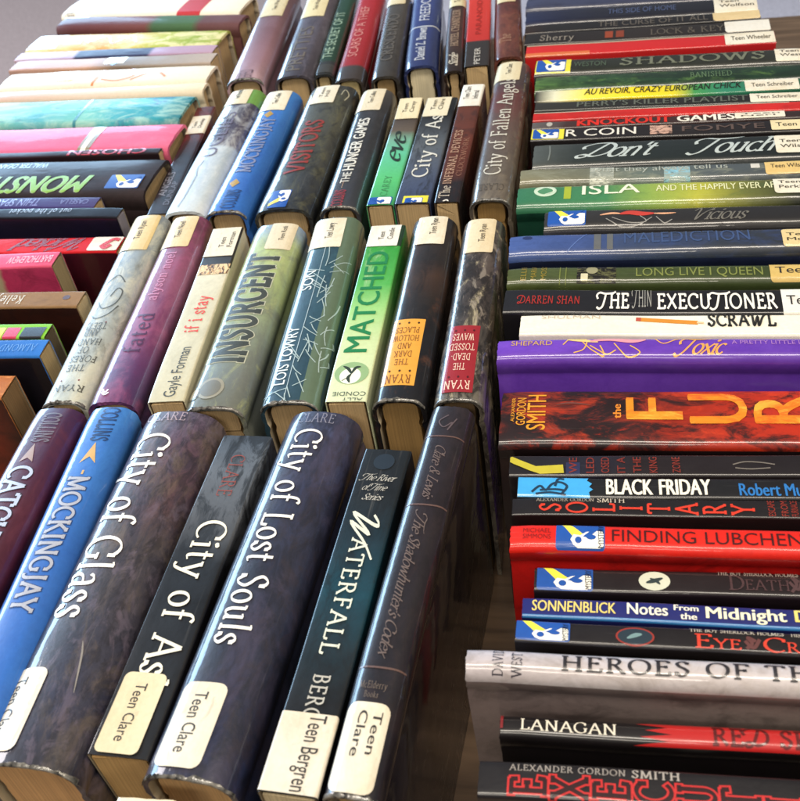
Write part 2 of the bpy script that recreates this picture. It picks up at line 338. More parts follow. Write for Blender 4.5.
# ------------------------------------------------------------------ one book
class Book:
    def __init__(s, kind, q, mat_args, label, name=None, h=.150, paper=False, L=None, px=None, group=None, r=None, crown=None,
                 page='#cdaf80', end='near', film=False, dx=(0, 0), under=None, ymax=None, ymin=None, block=.0035, side=None):
        """kind m: spine runs away from the viewer; r / l: spine runs across. q = photo pixels of the spine's corners"""
        s.kind, s.h, s.paper = kind, h, paper
        if kind == 'm':
            fl, fr, nl, nr = [ray(q[i], q[i+1], h) for i in (0, 2, 4, 6)]
            a, b = (nl+nr)/2, (fl+fr)/2; s.w = ((nr-nl).length+(fr-fl).length)/2
            if ymax is not None and b.y > ymax: b = a+(b-a)*((ymax-a.y)/(b.y-a.y))
            if ymin is not None and a.y < ymin: a = b+(a-b)*((b.y-ymin)/(b.y-a.y))
            d = (b-a).normalized(); s.w *= abs(d.y); s.L = abs(L) if L else (b-a).length
            if L and L < 0: a = b-d*s.L
        else:
            xl, b0, f0, xr, b1, f1 = q
            a, b = ray(xl, (b0+f0)/2, h), ray(xr, (b1+f1)/2, h); d = (b-a).normalized()
            s.w = ((ray(xl, b0, h)-ray(xl, f0, h)).y + (ray(xr, b1, h)-ray(xr, f1, h)).y)/2*abs(d.x)-.0006
            s.L = L or (b-a).length
            if kind == 'l': a = b-d*s.L
        s.root = bpy.data.objects.new(name or ('paperback_book' if paper else 'hardcover_book'), None); COL.objects.link(s.root)
        s.root.location = (a.x, a.y, 0); s.root.rotation_euler = (0, 0, math.atan2(d.y, d.x))
        s.root.empty_display_size = .02
        s.root['label'] = label; s.root['category'] = 'book'
        s.root['group'] = group or {'m': 'books in the middle rows', 'r': 'books stacked down the right side', 'l': 'books stacked down the left side'}[kind]
        s.a, s.d = Vector((a.x, a.y, h)), Vector((d.x, d.y, 0))
        w = s.w
        s.r = r if r is not None else (min(.0014, w*.2) if paper else min(.0075 if kind == 'm' else .0055, w*.25))
        s.crown = crown if crown is not None else (.0002 if paper else min(.0030, w*.08) if kind == 'm' else min(.0012, w*.05))
        s.mat = cov(s.L, *mat_args[:1], **(mat_args[1] if len(mat_args) > 1 else {}))
        s.side = side; s.amp = random.Random(int(s.L*1e6+s.w*1e7)); s.bend = (s.amp.uniform(-.0006, .0006), s.amp.uniform(-.0005, .0003), s.amp.uniform(0, 6.3))
        s.build(page, film, block, under)
    def z(s, y):
        a = s.w/2-s.r; t = abs(y)
        c = s.h - s.crown*(min(t, s.w/2)/(s.w/2))**2
        if t > a: q = min(1, (t-a)/s.r); c -= s.r*(1-math.sqrt(max(0, 1-q*q)))
        return c
    def profile(s, inset=0):
        w2 = s.w/2-inset; r = max(.0004, s.r-inset*.6); h = s.h-inset
        P = [(-w2, .0004)]
        zt = h-s.r-s.crown; g = 0 if s.paper else .0009
        V_ = [(0, zt*.35), (0, zt*.7), (0, zt-.0105), (g, zt-.0075), (g*.9, zt-.0062), (0, zt-.0035), (0, zt)]
        for d_, z_ in V_: P.append((-w2+d_, z_))
        n = 6
        def top(y): return h - s.crown*(abs(y)/(s.w/2))**2
        for i in range(1, n+1):
            a = math.pi/2*i/n; y = -w2+r-r*math.cos(a); P.append((y, top(y)-r+r*math.sin(a)))
        m = 8
        y0 = -w2+r
        for i in range(1, m): y = y0+(-2*y0)*i/m; P.append((y, top(y)))
        for i in range(n, 0, -1):
            a = math.pi/2*i/n; y = w2-r+r*math.cos(a); P.append((y, top(y)-r+r*math.sin(a)))
        for d_, z_ in V_[::-1]: P.append((w2-d_, z_))
        P.append((w2, .0004))
        return P
    def build(s, page, film, block, under):
        t = .0006 if s.paper else .0026; side_m = s.side is not None
        po, pi = s.profile(), s.profile(t); n = len(po); ns = 22
        V, F, MI = [], [], []
        rn = random.Random(int(s.L*1e7))
        ph = rn.uniform(0, 6)
        ends = [[0]*n, [0]*n]
        for e in (0, 1):
            for k in range(n): ends[e][k] = rn.uniform(0, .0004 if s.paper else .0007)
        bow = 0 if s.paper else .0004
        for i in range(ns+1):
            u = i/ns; x = s.L*u
            for k, (y, z) in enumerate(po):
                xx = x+(ends[0][k] if i == 0 else -ends[1][k] if i == ns else 0)
                wob = bow*math.sin(u*7+ph)*(1 if z > s.h*.7 else .0)
                V.append((xx, y, z-(0.0003 if i in (0, ns) else 0)))
        for i in range(ns):
            for k in range(n-1):
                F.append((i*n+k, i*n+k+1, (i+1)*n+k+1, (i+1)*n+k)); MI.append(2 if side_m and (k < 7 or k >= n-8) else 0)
        b = len(V)
        for i in range(ns+1):
            for y, z in pi: V.append((min(s.L-.0002, max(.0002, s.L*i/ns)), y, z))
        for i in range(ns):
            for k in range(n-1):
                q = b+i*n+k; F.append((q, q+n, q+n+1, q+1)); MI.append(1)
        # rims at head and tail
        for x, sd, src, off in ((0, 0, 0, 0), (s.L, 1, ns*n, ns*n)):
            c = len(V)
            for k in range(n): V.append(V[src+k])
            for k in range(n): V.append(V[b+off+k])
            for k in range(n-1):
                f = (c+k, c+n+k, c+n+k+1, c+k+1); F.append(f if sd == 0 else f[::-1]); MI.append(0)
        me_mats = [s.mat, plain('#b8ab92', .8, 0, name='lining_paper')]
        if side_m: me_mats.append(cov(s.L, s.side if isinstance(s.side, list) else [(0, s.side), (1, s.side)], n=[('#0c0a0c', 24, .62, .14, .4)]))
        s.cover = link('cover', [s.warp(v) for v in V], F, me_mats, s.root)
        for p, mi in zip(s.cover.data.polygons, MI): p.material_index = mi
        for p in list(s.cover.data.polygons)[:ns*(n-1)]: p.use_smooth = True
        # page block
        g = 0.0004 if s.paper else block
        w2 = s.w/2-t-.0002
        pr = [(y*(w2/(s.w/2)), z) for y, z in s.profile(t+.0004)]
        pr = [(y, max(z-.0014 if z > s.h*.5 else z, .001 if s.paper else .004)) for y, z in pr]
        V, F = [], []
        NP = 8; m = len(pr); rp = random.Random(int(s.L*1e8))
        for q in range(NP+1):
            x = g+(s.L-2*g)*q/NP
            for y, z in pr: V.append((x+(rp.uniform(-.0003, .0003) if q in (0, NP) else 0), y, z))
        F = [tuple(range(m)), tuple(range((NP+1)*m-1, NP*m-1, -1))]+[(q*m+k, q*m+m+k, q*m+m+(k+1) % m, q*m+(k+1) % m) for q in range(NP) for k in range(m)]
        s.pages = link('page_block', [s.warp(v) for v in V], F, page_mat(page), s.root)
        if film:
            rn2 = random.Random(5+int(s.w*1e6)); V = []; F = []; kk = 44
            wv = [rn2.uniform(-1, 1) for _ in range(kk+1)]; wv = [(wv[max(0, j-1)]+wv[j]+wv[min(kk, j+1)])/3 for j in range(kk+1)]
            for j in range(kk+1):
                y = -s.w/2+.0006+(s.w-.0012)*j/kk; z = s.z(y); q = wv[j]
                V += [(.0011+.0012*q, y, z+.00015), (-.0001, y, z+.0002+.0003*q), (-.0006-.0005*q, y, z-.0005), (-.0004+.0003*q, y, z-.0014-.0012*q)]
            for j in range(kk):
                for i in range(3): F.append((j*4+i, j*4+i+1, j*4+5+i, j*4+4+i))
            link('plastic_film_edge', [s.warp(v) for v in V], F, film_mat(), s.root, smooth=True)
    def warp(s, v):
        x, y, z = v; u = min(1, max(0, x/s.L)); f = min(1, max(0, z/s.h))**2
        a, c, p = s.bend; e = min(u, 1-u)*s.L
        return (x, y+a*math.sin(math.pi*u)*f+.00018*math.sin(9*u+p)*f, z+(c*math.sin(math.pi*u)+.00015*math.sin(14*u+p)-(.0004*max(0, 1-e/.006) if not s.paper else 0))*f)
    # --- positions: px along the spine (photo y for m, photo x for r/l) -> local x
    def sx(s, px):
        ax = 1 if s.kind == 'm' else 0
        f = lambda t: proj(s.a+s.d*t)[ax]
        lo, hi = -.06, s.L+.25
        inc = f(hi) > f(lo)
        for _ in range(40):
            m = (lo+hi)/2
            if (f(m) < px) == inc: lo = m
            else: hi = m
        return (lo+hi)/2
    def vy(s, v): return -s.w/2+v*s.w
    def place(s, V, F, lay, wid, x0, x1, y0, y1, rot, eps, name, mat, parent=None):
        W3 = []
        for (a, b), l in zip(V, lay):
            tx = a/wid
            if rot == 0: x, y = x0+(x1-x0)*tx, y0+(y1-y0)*b
            elif rot == 180: x, y = x1-(x1-x0)*tx, y1-(y1-y0)*b
            elif rot == 90: x, y = x1-(x1-x0)*b, y0+(y1-y0)*tx
            else: x, y = x0+(x1-x0)*b, y1-(y1-y0)*tx
            W3.append((x, y, l*.000012))
        ya, yb = min(v[1] for v in W3), max(v[1] for v in W3)
        c = s.w/2-s.r
        cuts = [ya+(yb-ya)*i/9 for i in range(1, 9)] + [sg*(c+s.r*q) for sg in (1, -1) for q in (0, .3, .55, .75, .88)]
        W3, F = cut(W3, F, 1, [q for q in cuts if ya < q < yb])
        xa, xb = min(v[0] for v in W3), max(v[0] for v in W3)
        if xb-xa > .012: W3, F = cut(W3, F, 0, [xa+.008*i for i in range(1, int((xb-xa)/.008)+1)])
        W3 = [(min(s.L-.0005, max(.0005, x)), max(-s.w/2, min(s.w/2, y)), s.z(max(-s.w/2, min(s.w/2, y)))+l+eps) for x, y, l in W3]
        return link(name, [s.warp(v) for v in W3], F, mat, parent or s.root)
    def T(s, text, pa, pb, v0, v1, rot, font, color, name='title_lettering', halo=None, hb=.075, coat=.6, eps=.00028, rough=.4, metal=0, parent=None, xy=None):
        x0, x1 = sorted((s.sx(pa), s.sx(pb))) if xy is None else xy
        y0, y1 = s.vy(v0), s.vy(v1)
        if halo:
            f = font.split(':'); b = float(f[1]) if len(f) > 1 else 0
            g = geo(text, f[0]+':%g' % (b+(hb if f[0] not in ('sans', 'ital') else hb*.2)))
            g0 = geo(text, font)
            s.place(g[0], g[1], g[2], g0[3], x0, x1, y0, y1, rot, eps-.00014, 'lettering_outline', plain(halo, .5, coat), parent)
        g = geo(text, font)
        return s.place(*g, x0, x1, y0, y1, rot, eps, name, plain(color, rough, coat, metal, wear=.6), parent)
    def letters(s, text, pa, pb, v0, v1, rot, font, color, gap=.25, **k):
        """each letter turned on its own, set one after the other along the spine"""
        x0, x1 = sorted((s.sx(pa), s.sx(pb))); n = len(text); st_ = (x1-x0)/n
        V, F, Ly = [], [], []
        for i, ch in enumerate(text):
            g = geo(ch, font); b0 = len(V); ww = g[3]
            for (a, b), l in zip(g[0], g[2]):
                # rotate 90: up = -x, right = +y
                V.append(((i+(1-gap)*(1-b)+gap/2)/n, (a-ww/2)/max(ww, .80)+.5)); Ly.append(l)
            F += [tuple(b0+j for j in f) for f in g[1]]
        name = k.pop('name', 'title_lettering'); halo = k.pop('halo', None); mt = k.pop('mat', None)
        if halo: s.place(V, F, Ly, 1, x0-.0006, x1-.0006, s.vy(v0-.05), s.vy(v1-.05), 0, .00014, 'lettering_outline', plain(halo))
        return s.place(V, F, Ly, 1, x0, x1, s.vy(v0), s.vy(v1), 0, k.get('eps', .00028), name, mt or plain(color, k.get('rough', .4), wear=.6))
    def shape(s, P, name, color, eps=.00018, parent=None, coat=.6, rough=.4, mat=None):
        """flat printed shape, P in (local x, local y) metres"""
        return s.place(P, [tuple(range(len(P)))], [0]*len(P), 1, 0, 1, 0, 1, 0, eps, name, mat or plain(color, rough, coat), parent)
    def rrect(s, x0, x1, y0, y1, rad):
        P = []
        for cx, cy, a0 in ((x1-rad, y1-rad, 0), (x0+rad, y1-rad, 90), (x0+rad, y0+rad, 180), (x1-rad, y0+rad, 270)):
            for i in range(5):
                a = math.radians(a0+i*22.5); P.append((cx+rad*math.cos(a), cy+rad*math.sin(a)))
        return P
    def R(s, pa, pb, v0, v1, color, name='colour_panel', rad=.0003, eps=.00014, parent=None, coat=.6, mat=None):
        x0, x1 = sorted((s.sx(pa), s.sx(pb)))
        rad = min(rad, (x1-x0)*.45, s.w*(v1-v0)*.45)
        return s.shape(s.rrect(x0, x1, s.vy(v0), s.vy(v1), rad), name, color, eps, parent, coat, mat=mat)
    def label(s, pa, pb, v0, v1, lines, rot=0, color='#efe4cc', ink='#2a2622', rad=.0022, tv=(.2, .8), tu=(.12, .9), font='sans:.008'):
        x0, x1 = sorted((s.sx(pa), s.sx(pb))); y0, y1 = s.vy(v0), s.vy(v1)
        color = '#%02x%02x%02x' % tuple(int(int(color[i:i+2], 16)*.895) for i in (1, 3, 5))
        lb = s.R(pa, pb, v0, v1, color, 'call_number_label', rad, .00042, mat=cov(s.L, [(0, color), (1, color)], n=[('#b89c66', 11, .60, .16, .28), ('#8a7a60', 60, .68, .06, .25)], rough=.5, coat=.35, coatr=.12, bump=.35, warp=0))
        if not lines: return
        n = len(lines); hh = (y1-y0)
        for i, t in enumerate(lines):
            if rot in (0, 180):
                if rot == 0 and s.kind == 'm': tu = (.30, .82)
                c = (n-1-i+.5)/n if rot == 0 else (i+.5)/n
                c = tv[0]+(tv[1]-tv[0])*c; ch = (tv[1]-tv[0])/n*.62
                ya, yb = y0+hh*(c-ch/2), y0+hh*(c+ch/2)
                g = geo(t, font); ml = max(geo(q, font)[3] for q in lines)
                ln = (x1-x0)*(tu[1]-tu[0])*g[3]/ml
                if rot == 0: a = x0+(x1-x0)*tu[0]; b = a+ln
                else: b = x1-(x1-x0)*tu[0]; a = b-ln
                s.place(*g, a, b, ya, yb, rot, .00052, 'label_text', plain(ink, .6, .2, wear=.5), lb)
        return lb
    def sticker(s, pa, pb, v0, v1, word=None, small=False, rot=0):
        """blue genre sticker: yellow torch beam, white footprint shape"""
        x0, x1 = sorted((s.sx(pa), s.sx(pb))); y0, y1 = s.vy(v0), s.vy(v1)
        pt = s.shape(s.rrect(x0, x1, y0, y1, .0012), 'genre_sticker', '#1d4f9e', .0002)
        Q = lambda P: [((x0+(x1-x0)*a, y0+(y1-y0)*b) if rot == 0 else (x0+(x1-x0)*b, y1-(y1-y0)*a)) for a, b in P]
        s.shape(Q([(.10, .97), (.26, .97), (.62, .42), (.40, .30)]), 'torch_beam', '#f0dc4a', .00026, pt)
        s.shape(Q([(.36, .50), (.50, .46), (.62, .60), (.80, .66), (.97, .62), (.97, .10), (.90, .04), (.45, .04), (.36, .12), (.30, .3)]), 'footprint_panel', '#f4f1e4', .00032, pt)
        for cx, cy, ex, ey in ((.46, .28, .07, .13), (.72, .40, .10, .10)):
            s.shape(Q([(cx+ex*math.cos(t*.42), cy+ey*math.sin(t*.42)) for t in range(15)]), 'footprint', '#1d4f9e', .0004, pt)
        s.shape(Q([(.55, .42), (.86, .88), (.94, .84), (.66, .36)]), 'footprint', '#1d4f9e', .0004, pt)
        if word: s.place(*geo(word, 'sans:.01'), x0+(x1-x0)*.86, x1-(x1-x0)*.03, y0+(y1-y0)*.05, y1-(y1-y0)*.12, 90, .00046, 'sticker_text', plain('#141c30'), pt)
        return pt
    def disc(s, px, v, rx, rv, color, name='emblem', eps=.0002, parent=None):
        x, y = s.sx(px), s.vy(v); ry = rv*s.w
        return s.shape([(x+rx*math.cos(i*math.pi/12), y+ry*math.sin(i*math.pi/12)) for i in range(24)], name, color, eps, parent)
    def line(s, P, width, color, name='drawn_line', eps=.0002, spline=True, parent=None, taper=False, multi=False):
        """pen strokes: P = [(px, v), ...] (or a list of such lists)"""
        V, F, ly = [], [], []
        for k, p in enumerate(P if multi else [P]):
            q = [(s.sx(a), s.vy(b)) for a, b in p]
            if spline and len(q) > 2: q = _spl(q)
            b0 = len(V); n = len(q)
            for i, (a, b) in enumerate(q):
                c, d = q[max(0, i-1)], q[min(n-1, i+1)]; dx, dy = d[0]-c[0], d[1]-c[1]; l = math.hypot(dx, dy) or 1
                t = width*(1 if not taper else .25+.75*math.sin(math.pi*i/(n-1)))/2
                V += [(a-dy/l*t, b+dx/l*t), (a+dy/l*t, b-dx/l*t)]; ly += [k % 9]*2
            F += [(b0+2*i, b0+2*i+1, b0+2*i+3, b0+2*i+2) for i in range(n-1)]
        return s.place(V, F, ly, 1, 0, 1, 0, 1, 0, eps, name, plain(color, .45), parent)

# ------------------------------------------------------------------ the setting: a wooden table and the carpet beyond it
def noisy(name, c0, c1, scale, rough, stretch=(1, 1, 1), bump=.2):
    m = bpy.data.materials.new(name); m.use_nodes = True; nt = m.node_tree; b = nt.nodes['Principled BSDF']
    N = nt.nodes.new; K = nt.links.new
    tc = N('ShaderNodeTexCoord'); mp = N('ShaderNodeMapping'); mp.inputs['Scale'].default_value = stretch; K(tc.outputs['Object'], mp.inputs[0])
    n = N('ShaderNodeTexNoise'); n.inputs['Scale'].default_value = scale; n.inputs['Detail'].default_value = 7; n.inputs['Distortion'].default_value = .6
    K(mp.outputs[0], n.inputs['Vector'])
    cr = N('ShaderNodeValToRGB'); cr.color_ramp.elements[0].position = .35; cr.color_ramp.elements[0].color = lin(c0)
    cr.color_ramp.elements[1].position = .68; cr.color_ramp.elements[1].color = lin(c1)
    K(n.outputs[0], cr.inputs[0]); K(cr.outputs[0], b.inputs['Base Color']); b.inputs['Roughness'].default_value = rough
    bp = N('ShaderNodeBump'); bp.inputs['Strength'].default_value = bump; bp.inputs['Distance'].default_value = .001; K(n.outputs[0], bp.inputs['Height']); K(bp.outputs[0], b.inputs['Normal'])
    return m
def boxgeo(x0, x1, y0, y1, z0, z1, bev=0, mat=None, name='', parent=None):
    bm = bmesh.new(); bmesh.ops.create_cube(bm, size=1)
    for v in bm.verts: v.co = ((x0+x1)/2+v.co.x*(x1-x0), (y0+y1)/2+v.co.y*(y1-y0), (z0+z1)/2+v.co.z*(z1-z0))
    if bev: bmesh.ops.bevel(bm, geom=bm.edges[:], offset=bev, segments=3, affect='EDGES')
    me = bpy.data.meshes.new(name); bm.to_mesh(me); bm.free(); me.materials.append(mat)
    o = bpy.data.objects.new(name, me); COL.objects.link(o); o.parent = parent; return o
fl = boxgeo(-5, 5, -2, 7, -.78, -.74, 0, noisy('carpet', '#b9b2b8', '#cfc8ce', 120, .95, bump=.5), 'floor'); fl['kind'] = 'structure'
tb = bpy.data.objects.new('table', None); COL.objects.link(tb); tb.location = (.1, .45, -.74)
tb['label'] = 'brown wooden table top under all the rows of books'; tb['category'] = 'table'
wood = noisy('brown_wood', '#4c3c2e', '#6a5542', 9, .38, (1, 12, 12), .08)
TB = lambda *a, **k: boxgeo(*a, **k)
t_ = TB(-.80, 1.0, -.75, .765, .70, .74, .006, wood, 'tabletop', tb)
for sx in (-.74, .94):
    for sy in (-.69, .70): TB(sx-.03, sx+.03, sy-.03, sy+.03, 0, .70, .004, wood, 'leg', tb)

TAN = '#e6cc9a'; CRM = '#f0e8d4'; WHT = '#f3eee0'
# ================================================================== middle, near row
b = Book('m', (31, 408, 80, 405, -85, 610, -22, 612), ([(0, '#3a1220'), (.6, '#471b2c'), (1, '#3b2346')], dict(n=[('#5a2a3a', 30, .6, .2, .6)])),
         'maroon book at the left end of the near row with pale capitals along its spine', L=-.20, ymax=.384)
b.T('COLLINS', 442, 413, .30, .62, 180, 'slab', '#6d6470', 'author_lettering')
b.shape([(b.sx(455)+.010*c, b.vy(.52)+.004*d) for c, d in ((.9, 0), (-.5, 1), (-.2, 0), (-.5, -1))], 'arrow_emblem', '#a08b86')
b.T('CATCHING FIRE', 640, 466, .30, .72, 180, 'slab', '#b9c6e0', halo='#2a1020', hb=.08)
b = Book('m', (88, 406, 133, 404, -40, 670, 25, 668), ([(0, '#2f66b4'), (.5, '#2c60ac'), (1, '#3f7cc4')], dict(n=[('#2453a0', 22, .6, .2, .5)])),
         'bright blue book with grey slab capitals beside the maroon one in the near row', L=-.20, ymax=.384)
b.T('COLLINS', 441, 408, .25, .58, 180, 'slab', '#1b3560', 'author_lettering')
b.shape([(b.sx(458)+.012*c, b.vy(.45)+.0045*d) for c, d in ((1, 0), (-.3, 1), (.1, 0), (-.3, -1))], 'arrow_emblem', '#c9a263')
b.line([(470, .45), (474, .45)], .0012, '#c9a263', 'arrow_shaft')
b.T('MOCKINGJAY', 612, 476, .28, .66, 180, 'slab', '#a9acb8', halo='#1c3c74', hb=.09)

b = Book('m', (140, 401, 222, 410, -32, 757, 62, 772), ([(0, '#22222e'), (.10, '#2f3144'), (.30, '#32323f'), (.42, '#403b40'), (.55, '#4c4444'), (.68, '#503c42'), (.86, '#56414f'), (1, '#5c5064')],
         dict(n=[('#2a2a38', 26, .55, .12, .6), ('#6a5c4c', 16, .62, .12, .45), ('#19171e', 50, .58, .10, .5), ('#6d6272', 34, .62, .10, .35)], warp=.10, bump=.35)),
         'thickest book of the near row, mottled plum and brown jacket with white serif title', film=True, ymax=.381, page='#dcaa74', crown=.0048, r=.011)
b.T('CLARE', 412, 420, .36, .86, 270, 'fine', '#a39097', 'author_lettering')
b.T('City of Glass', 618, 433, .42, .82, 180, 'serif:.035', '#f4efe6', halo='#1b1218')
b.label(752, 668, .58, 1.03, ['Teen Clare'], 180, CRM, rad=.004, tv=(.30, .80), tu=(.12, .86))
b.line([(640, .38), (655, .33), (690, .26)], .0009, '#85807a', 'film_crease', taper=True)

b = Book('m', (222, 434, 272, 436, 85, 755, 148, 759), ([(0, '#0d0c0e'), (.42, '#0b0b0d'), (.55, '#141518'), (.68, '#4a4d52'), (.85, '#5a6068'), (1, '#46505c')], dict(n=[('#0a0a0c', 26, .58, .08, .7)], warp=.09)),
         'slim grey-black book with white serif title between two thick ones in the near row', paper=True, page='#c8a066', h=.143, ymax=.378)
b.T('CLARE', 496, 455, .35, .62, 180, 'fine', '#84433a', 'author_lettering')
b.T('City of Ashes', 736, 520, .16, .70, 180, 'serif:.03', '#f3eeda', halo='#0b0a0c')
b.label(754, 673, .20, .90, ['Teen Clare'], 180, '#ecdfba', rad=.003, tv=(.30, .72), tu=(.14, .86))

b = Book('m', (284, 404, 362, 409, 135, 772, 226, 783), ([(0, '#232a46'), (.2, '#22263a'), (.45, '#272a3c'), (.7, '#2c3048'), (.88, '#383c58'), (1, '#444a66')],
         dict(n=[('#16161d', 26, .54, .14, .6), ('#454056', 16, .60, .14, .5), ('#2f282e', 44, .6, .10, .4)], warp=.1, bump=.35)),
         'thick midnight blue book with white serif title and cream label in the near row', film=True, page='#dcb27c', ymax=.381, crown=.0042, r=.010)
b.T('CLARE', 413, 422, .28, .78, 270, 'fine', '#7d7c8c', 'author_lettering')
b.T('City of Lost Souls', 645, 429, .36, .72, 180, 'serif:.03', '#f4f0e8', halo='#14131c')
b.label(768, 683, .36, .86, ['Teen Clare'], 180, CRM, rad=.004, tv=(.28, .74), tu=(.12, .84))

b = Book('m', (366, 448, 410, 450, 254, 793, 320, 797), ([(0, '#0b0b0d'), (.22, '#0c0e11'), (.36, '#0a2028'), (.52, '#0d3845'), (.68, '#0b222c'), (.85, '#10161a'), (1, '#15181b')], dict(n=[('#07090b', 32, .6, .14, .6)])),
         'slim black and dark teal book with small spaced white capitals in the near row', paper=True, h=.146, page='#d8c6a0')
b.disc(462, .5, .0055, .22, '#1d2833', 'round_emblem')
for i, (t, w0, w1) in enumerate((('The River', .18, .88), ('of Time', .30, .80), ('Series', .34, .74))): b.T(t, 481+i*9.5, 475+i*9.5, w0, w1, 270, 'script', '#b9b6ac', 'series_lettering')
b.T('W', 538, 506, .25, .80, 180, 'script:.03', '#d9dccb')
b.T('ATERFALL', 654, 538, .34, .66, 180, 'roman', '#d9dccb')
b.T('BERGREN', 760, 674, .34, .62, 180, 'roman', '#b9b6ac', 'author_lettering')
b.label(797, 713, .0, 1.0, ['Teen Bergren'], 180, '#efe6d4', rad=.0012, tv=(.1, .56), tu=(.02, .94), font='sans:.012')

b = Book('m', (430, 404, 474, 406, 318, 794, 378, 799), ([(0, '#17151f'), (.3, '#18141b'), (.6, '#1f181d'), (1, '#262026')], dict(n=[('#2e2222', 24, .62, .15, .5), ('#141014', 40, .6, .12, .5)], bump=.3)),
         'tall dark brown book with faint lettering at the right end of the near row', film=True, page='#b99a66')
for py in (436, 505, 668): b.line([(py, .05), (py, .92)], .0009, '#5d4640', 'spine_band', spline=False)
b.T('Clare & Lewis', 497, 444, .36, .60, 180, 'script', '#6b5c58', 'author_lettering')
b.T("The Shadowhunter's Codex", 655, 512, .38, .62, 180, 'script:.01', '#665853')
b.T('McElderry', 682, 689, .3, .8, 270, 'fine', '#6d6056', 'publisher_lettering'); b.T('Books', 692, 698, .42, .68, 270, 'fine', '#6d6056', 'publisher_lettering')
b.line([(415, .5), (421, .68), (427, .55), (422, .38), (430, .45), (418, .3)], .0007, '#54474a', 'scroll_emblem')
b.label(793, 703, .14, .92, ['Teen', 'Clare'], 180, '#f2ebd8', rad=.004, tv=(.08, .74), tu=(.10, .62), font='sans:.012')

b = Book('m', (117, 797, 176, 799, 60, 960, 130, 960), ([(0, '#d9c9a4'), (1, '#e5d8b8')], {}), 'cream book whose top end only just shows at the bottom edge of the near row', paper=True, h=.149, L=-.19, ymax=.166)

# ================================================================== middle, second row
b = Book('m', (133, 214, 166, 214, 36, 401, 81, 404), ([(0, '#aeb4ac'), (.3, '#a0a8a6'), (.55, '#929ca0'), (.85, '#848e94'), (1, '#7c868e')], dict(n=[('#c9c7b4', 26, .58, .14, .6), ('#6d6f6a', 18, .62, .10, .6)], bump=.3)),
         'pale grey-green book with looping dark scrollwork in the second row', film=True, ymin=.388)
b.label(250, 215, .16, 1.0, ['Teen Ryan'], 0, '#e9cf95', rad=.002, tv=(.3, .62), tu=(.25, .85))
b.line([[(300, .75), (308, .55), (303, .30), (292, .25), (288, .4), (296, .5)], [(312, .8), (318, .6), (314, .35), (305, .2)], [(284, .8), (275, .55), (282, .3)]], .0009, '#4a4b44', 'scrollwork', multi=True)
for i, (t, a, c) in enumerate((('RYAN', .12, .80), ('THE', .3, .7), ('FOREST', .14, .86), ('OF', .4, .62), ('HANDS', .2, .84), ('AND', .34, .68), ('TEETH', .24, .8))):
    p = (391, 371, 362, 353, 345, 336, 329)[i]; b.T(t, p, p-6, a, c, 90, 'roman', '#55554e', 'title_lettering' if i else 'author_lettering')
for p in (380, 322): b.disc(p, .3, .0007, .02, '#7a3a30', 'ornament_dot'); b.disc(p, .7, .0007, .02, '#7a3a30', 'ornament_dot')

b = Book('m', (172, 214, 206, 216, 80, 404, 133, 402), ([(0, '#3d2a52'), (.16, '#54305a'), (.35, '#7d4668'), (.6, '#88506c'), (.85, '#714054'), (1, '#553240')], dict(n=[('#5b2450', 22, .62, .12, .5), ('#a8587f', 16, .62, .14, .4)])),
         'magenta to violet book with a cream label at its top in the second row', ymin=.388, ymax=.583)
b.label(247, 216, .22, 1.0, ['Teen Noel'], 0, '#ead3a0', rad=.002, tv=(.3, .6), tu=(.25, .8))
b.T('fated', 353, 313, .30, .66, 0, 'fine:.02', '#4a1d44')
b.T('alyson noel', 300, 252, .42, .66, 0, 'fine:.01', '#c77f9f', 'author_lettering')
b.line([[(389, .60), (392, .66), (388, .72)], [(392, .57), (394, .64), (391, .72)]], .0012, '#efe8ee', 'publisher_mark', multi=True)

b = Book('m', (215, 228, 242, 228, 145, 402, 184, 404), ([(0, '#bdb79b'), (.5, '#c5c0a6'), (.78, '#cfc8ad'), (1, '#d8d0b8')], dict(n=[('#a8a288', 16, .62, .15, .4)])),
         'slim cream book with red handwriting and a face at its top in the second row', paper=True, ymin=.388, r=.0012)
b.R(268, 228, .0, 1.0, '#2a2520', 'dark_band')
b.label(256, 228, .05, 1.0, ['Teen', 'Forman'], 0, '#f1e7cd', rad=.0006, tv=(.08, .62), tu=(.25, .85))
b.R(274, 264, .02, .98, '#c79a62', 'face_print', eps=.0002, mat=art(b, '#c79a62', '#3d2416', '#e0c090', sc=75))
b.T('if i stay', 332, 296, .30, .70, 0, 'hand:.02', '#d8402a')
b.T('Gayle Forman', 397, 347, .30, .62, 0, 'sans', '#3a382f', 'author_lettering')

b = Book('m', (253, 222, 303, 224, 180, 408, 238, 412), ([(0, '#666a62'), (.15, '#6a706c'), (.35, '#7c8878'), (.6, '#96a674'), (.85, '#a8b67c'), (.95, '#8898a0'), (1, '#8094ae')], dict(n=[('#666a66', 20, .6, .15, .6), ('#b0b57c', 24, .64, .12, .5)], bump=.3)),
         'wide grey-green book with large dark embossed capitals in the second row', film=True, ymin=.383)
b.label(249, 222, .10, .58, ['Teen Roth'], 0, '#e9ddc0', rad=.002, tv=(.3, .6), tu=(.3, .8))
b.T('INSURGENT', 362, 253, .26, .80, 0, 'slab:.05', '#3f4440', halo='#b9bca8', hb=.06)
b.disc(388, .60, .009, .22, '#8d8876', 'round_emblem'); b.disc(388, .60, .007, .17, '#6a675a', 'emblem_core', .00025); b.disc(392, .86, .0055, .11, '#4b4940', 'ring_emblem'); b.disc(392, .86, .004, .08, '#a09a86', 'ring_core', .00025)

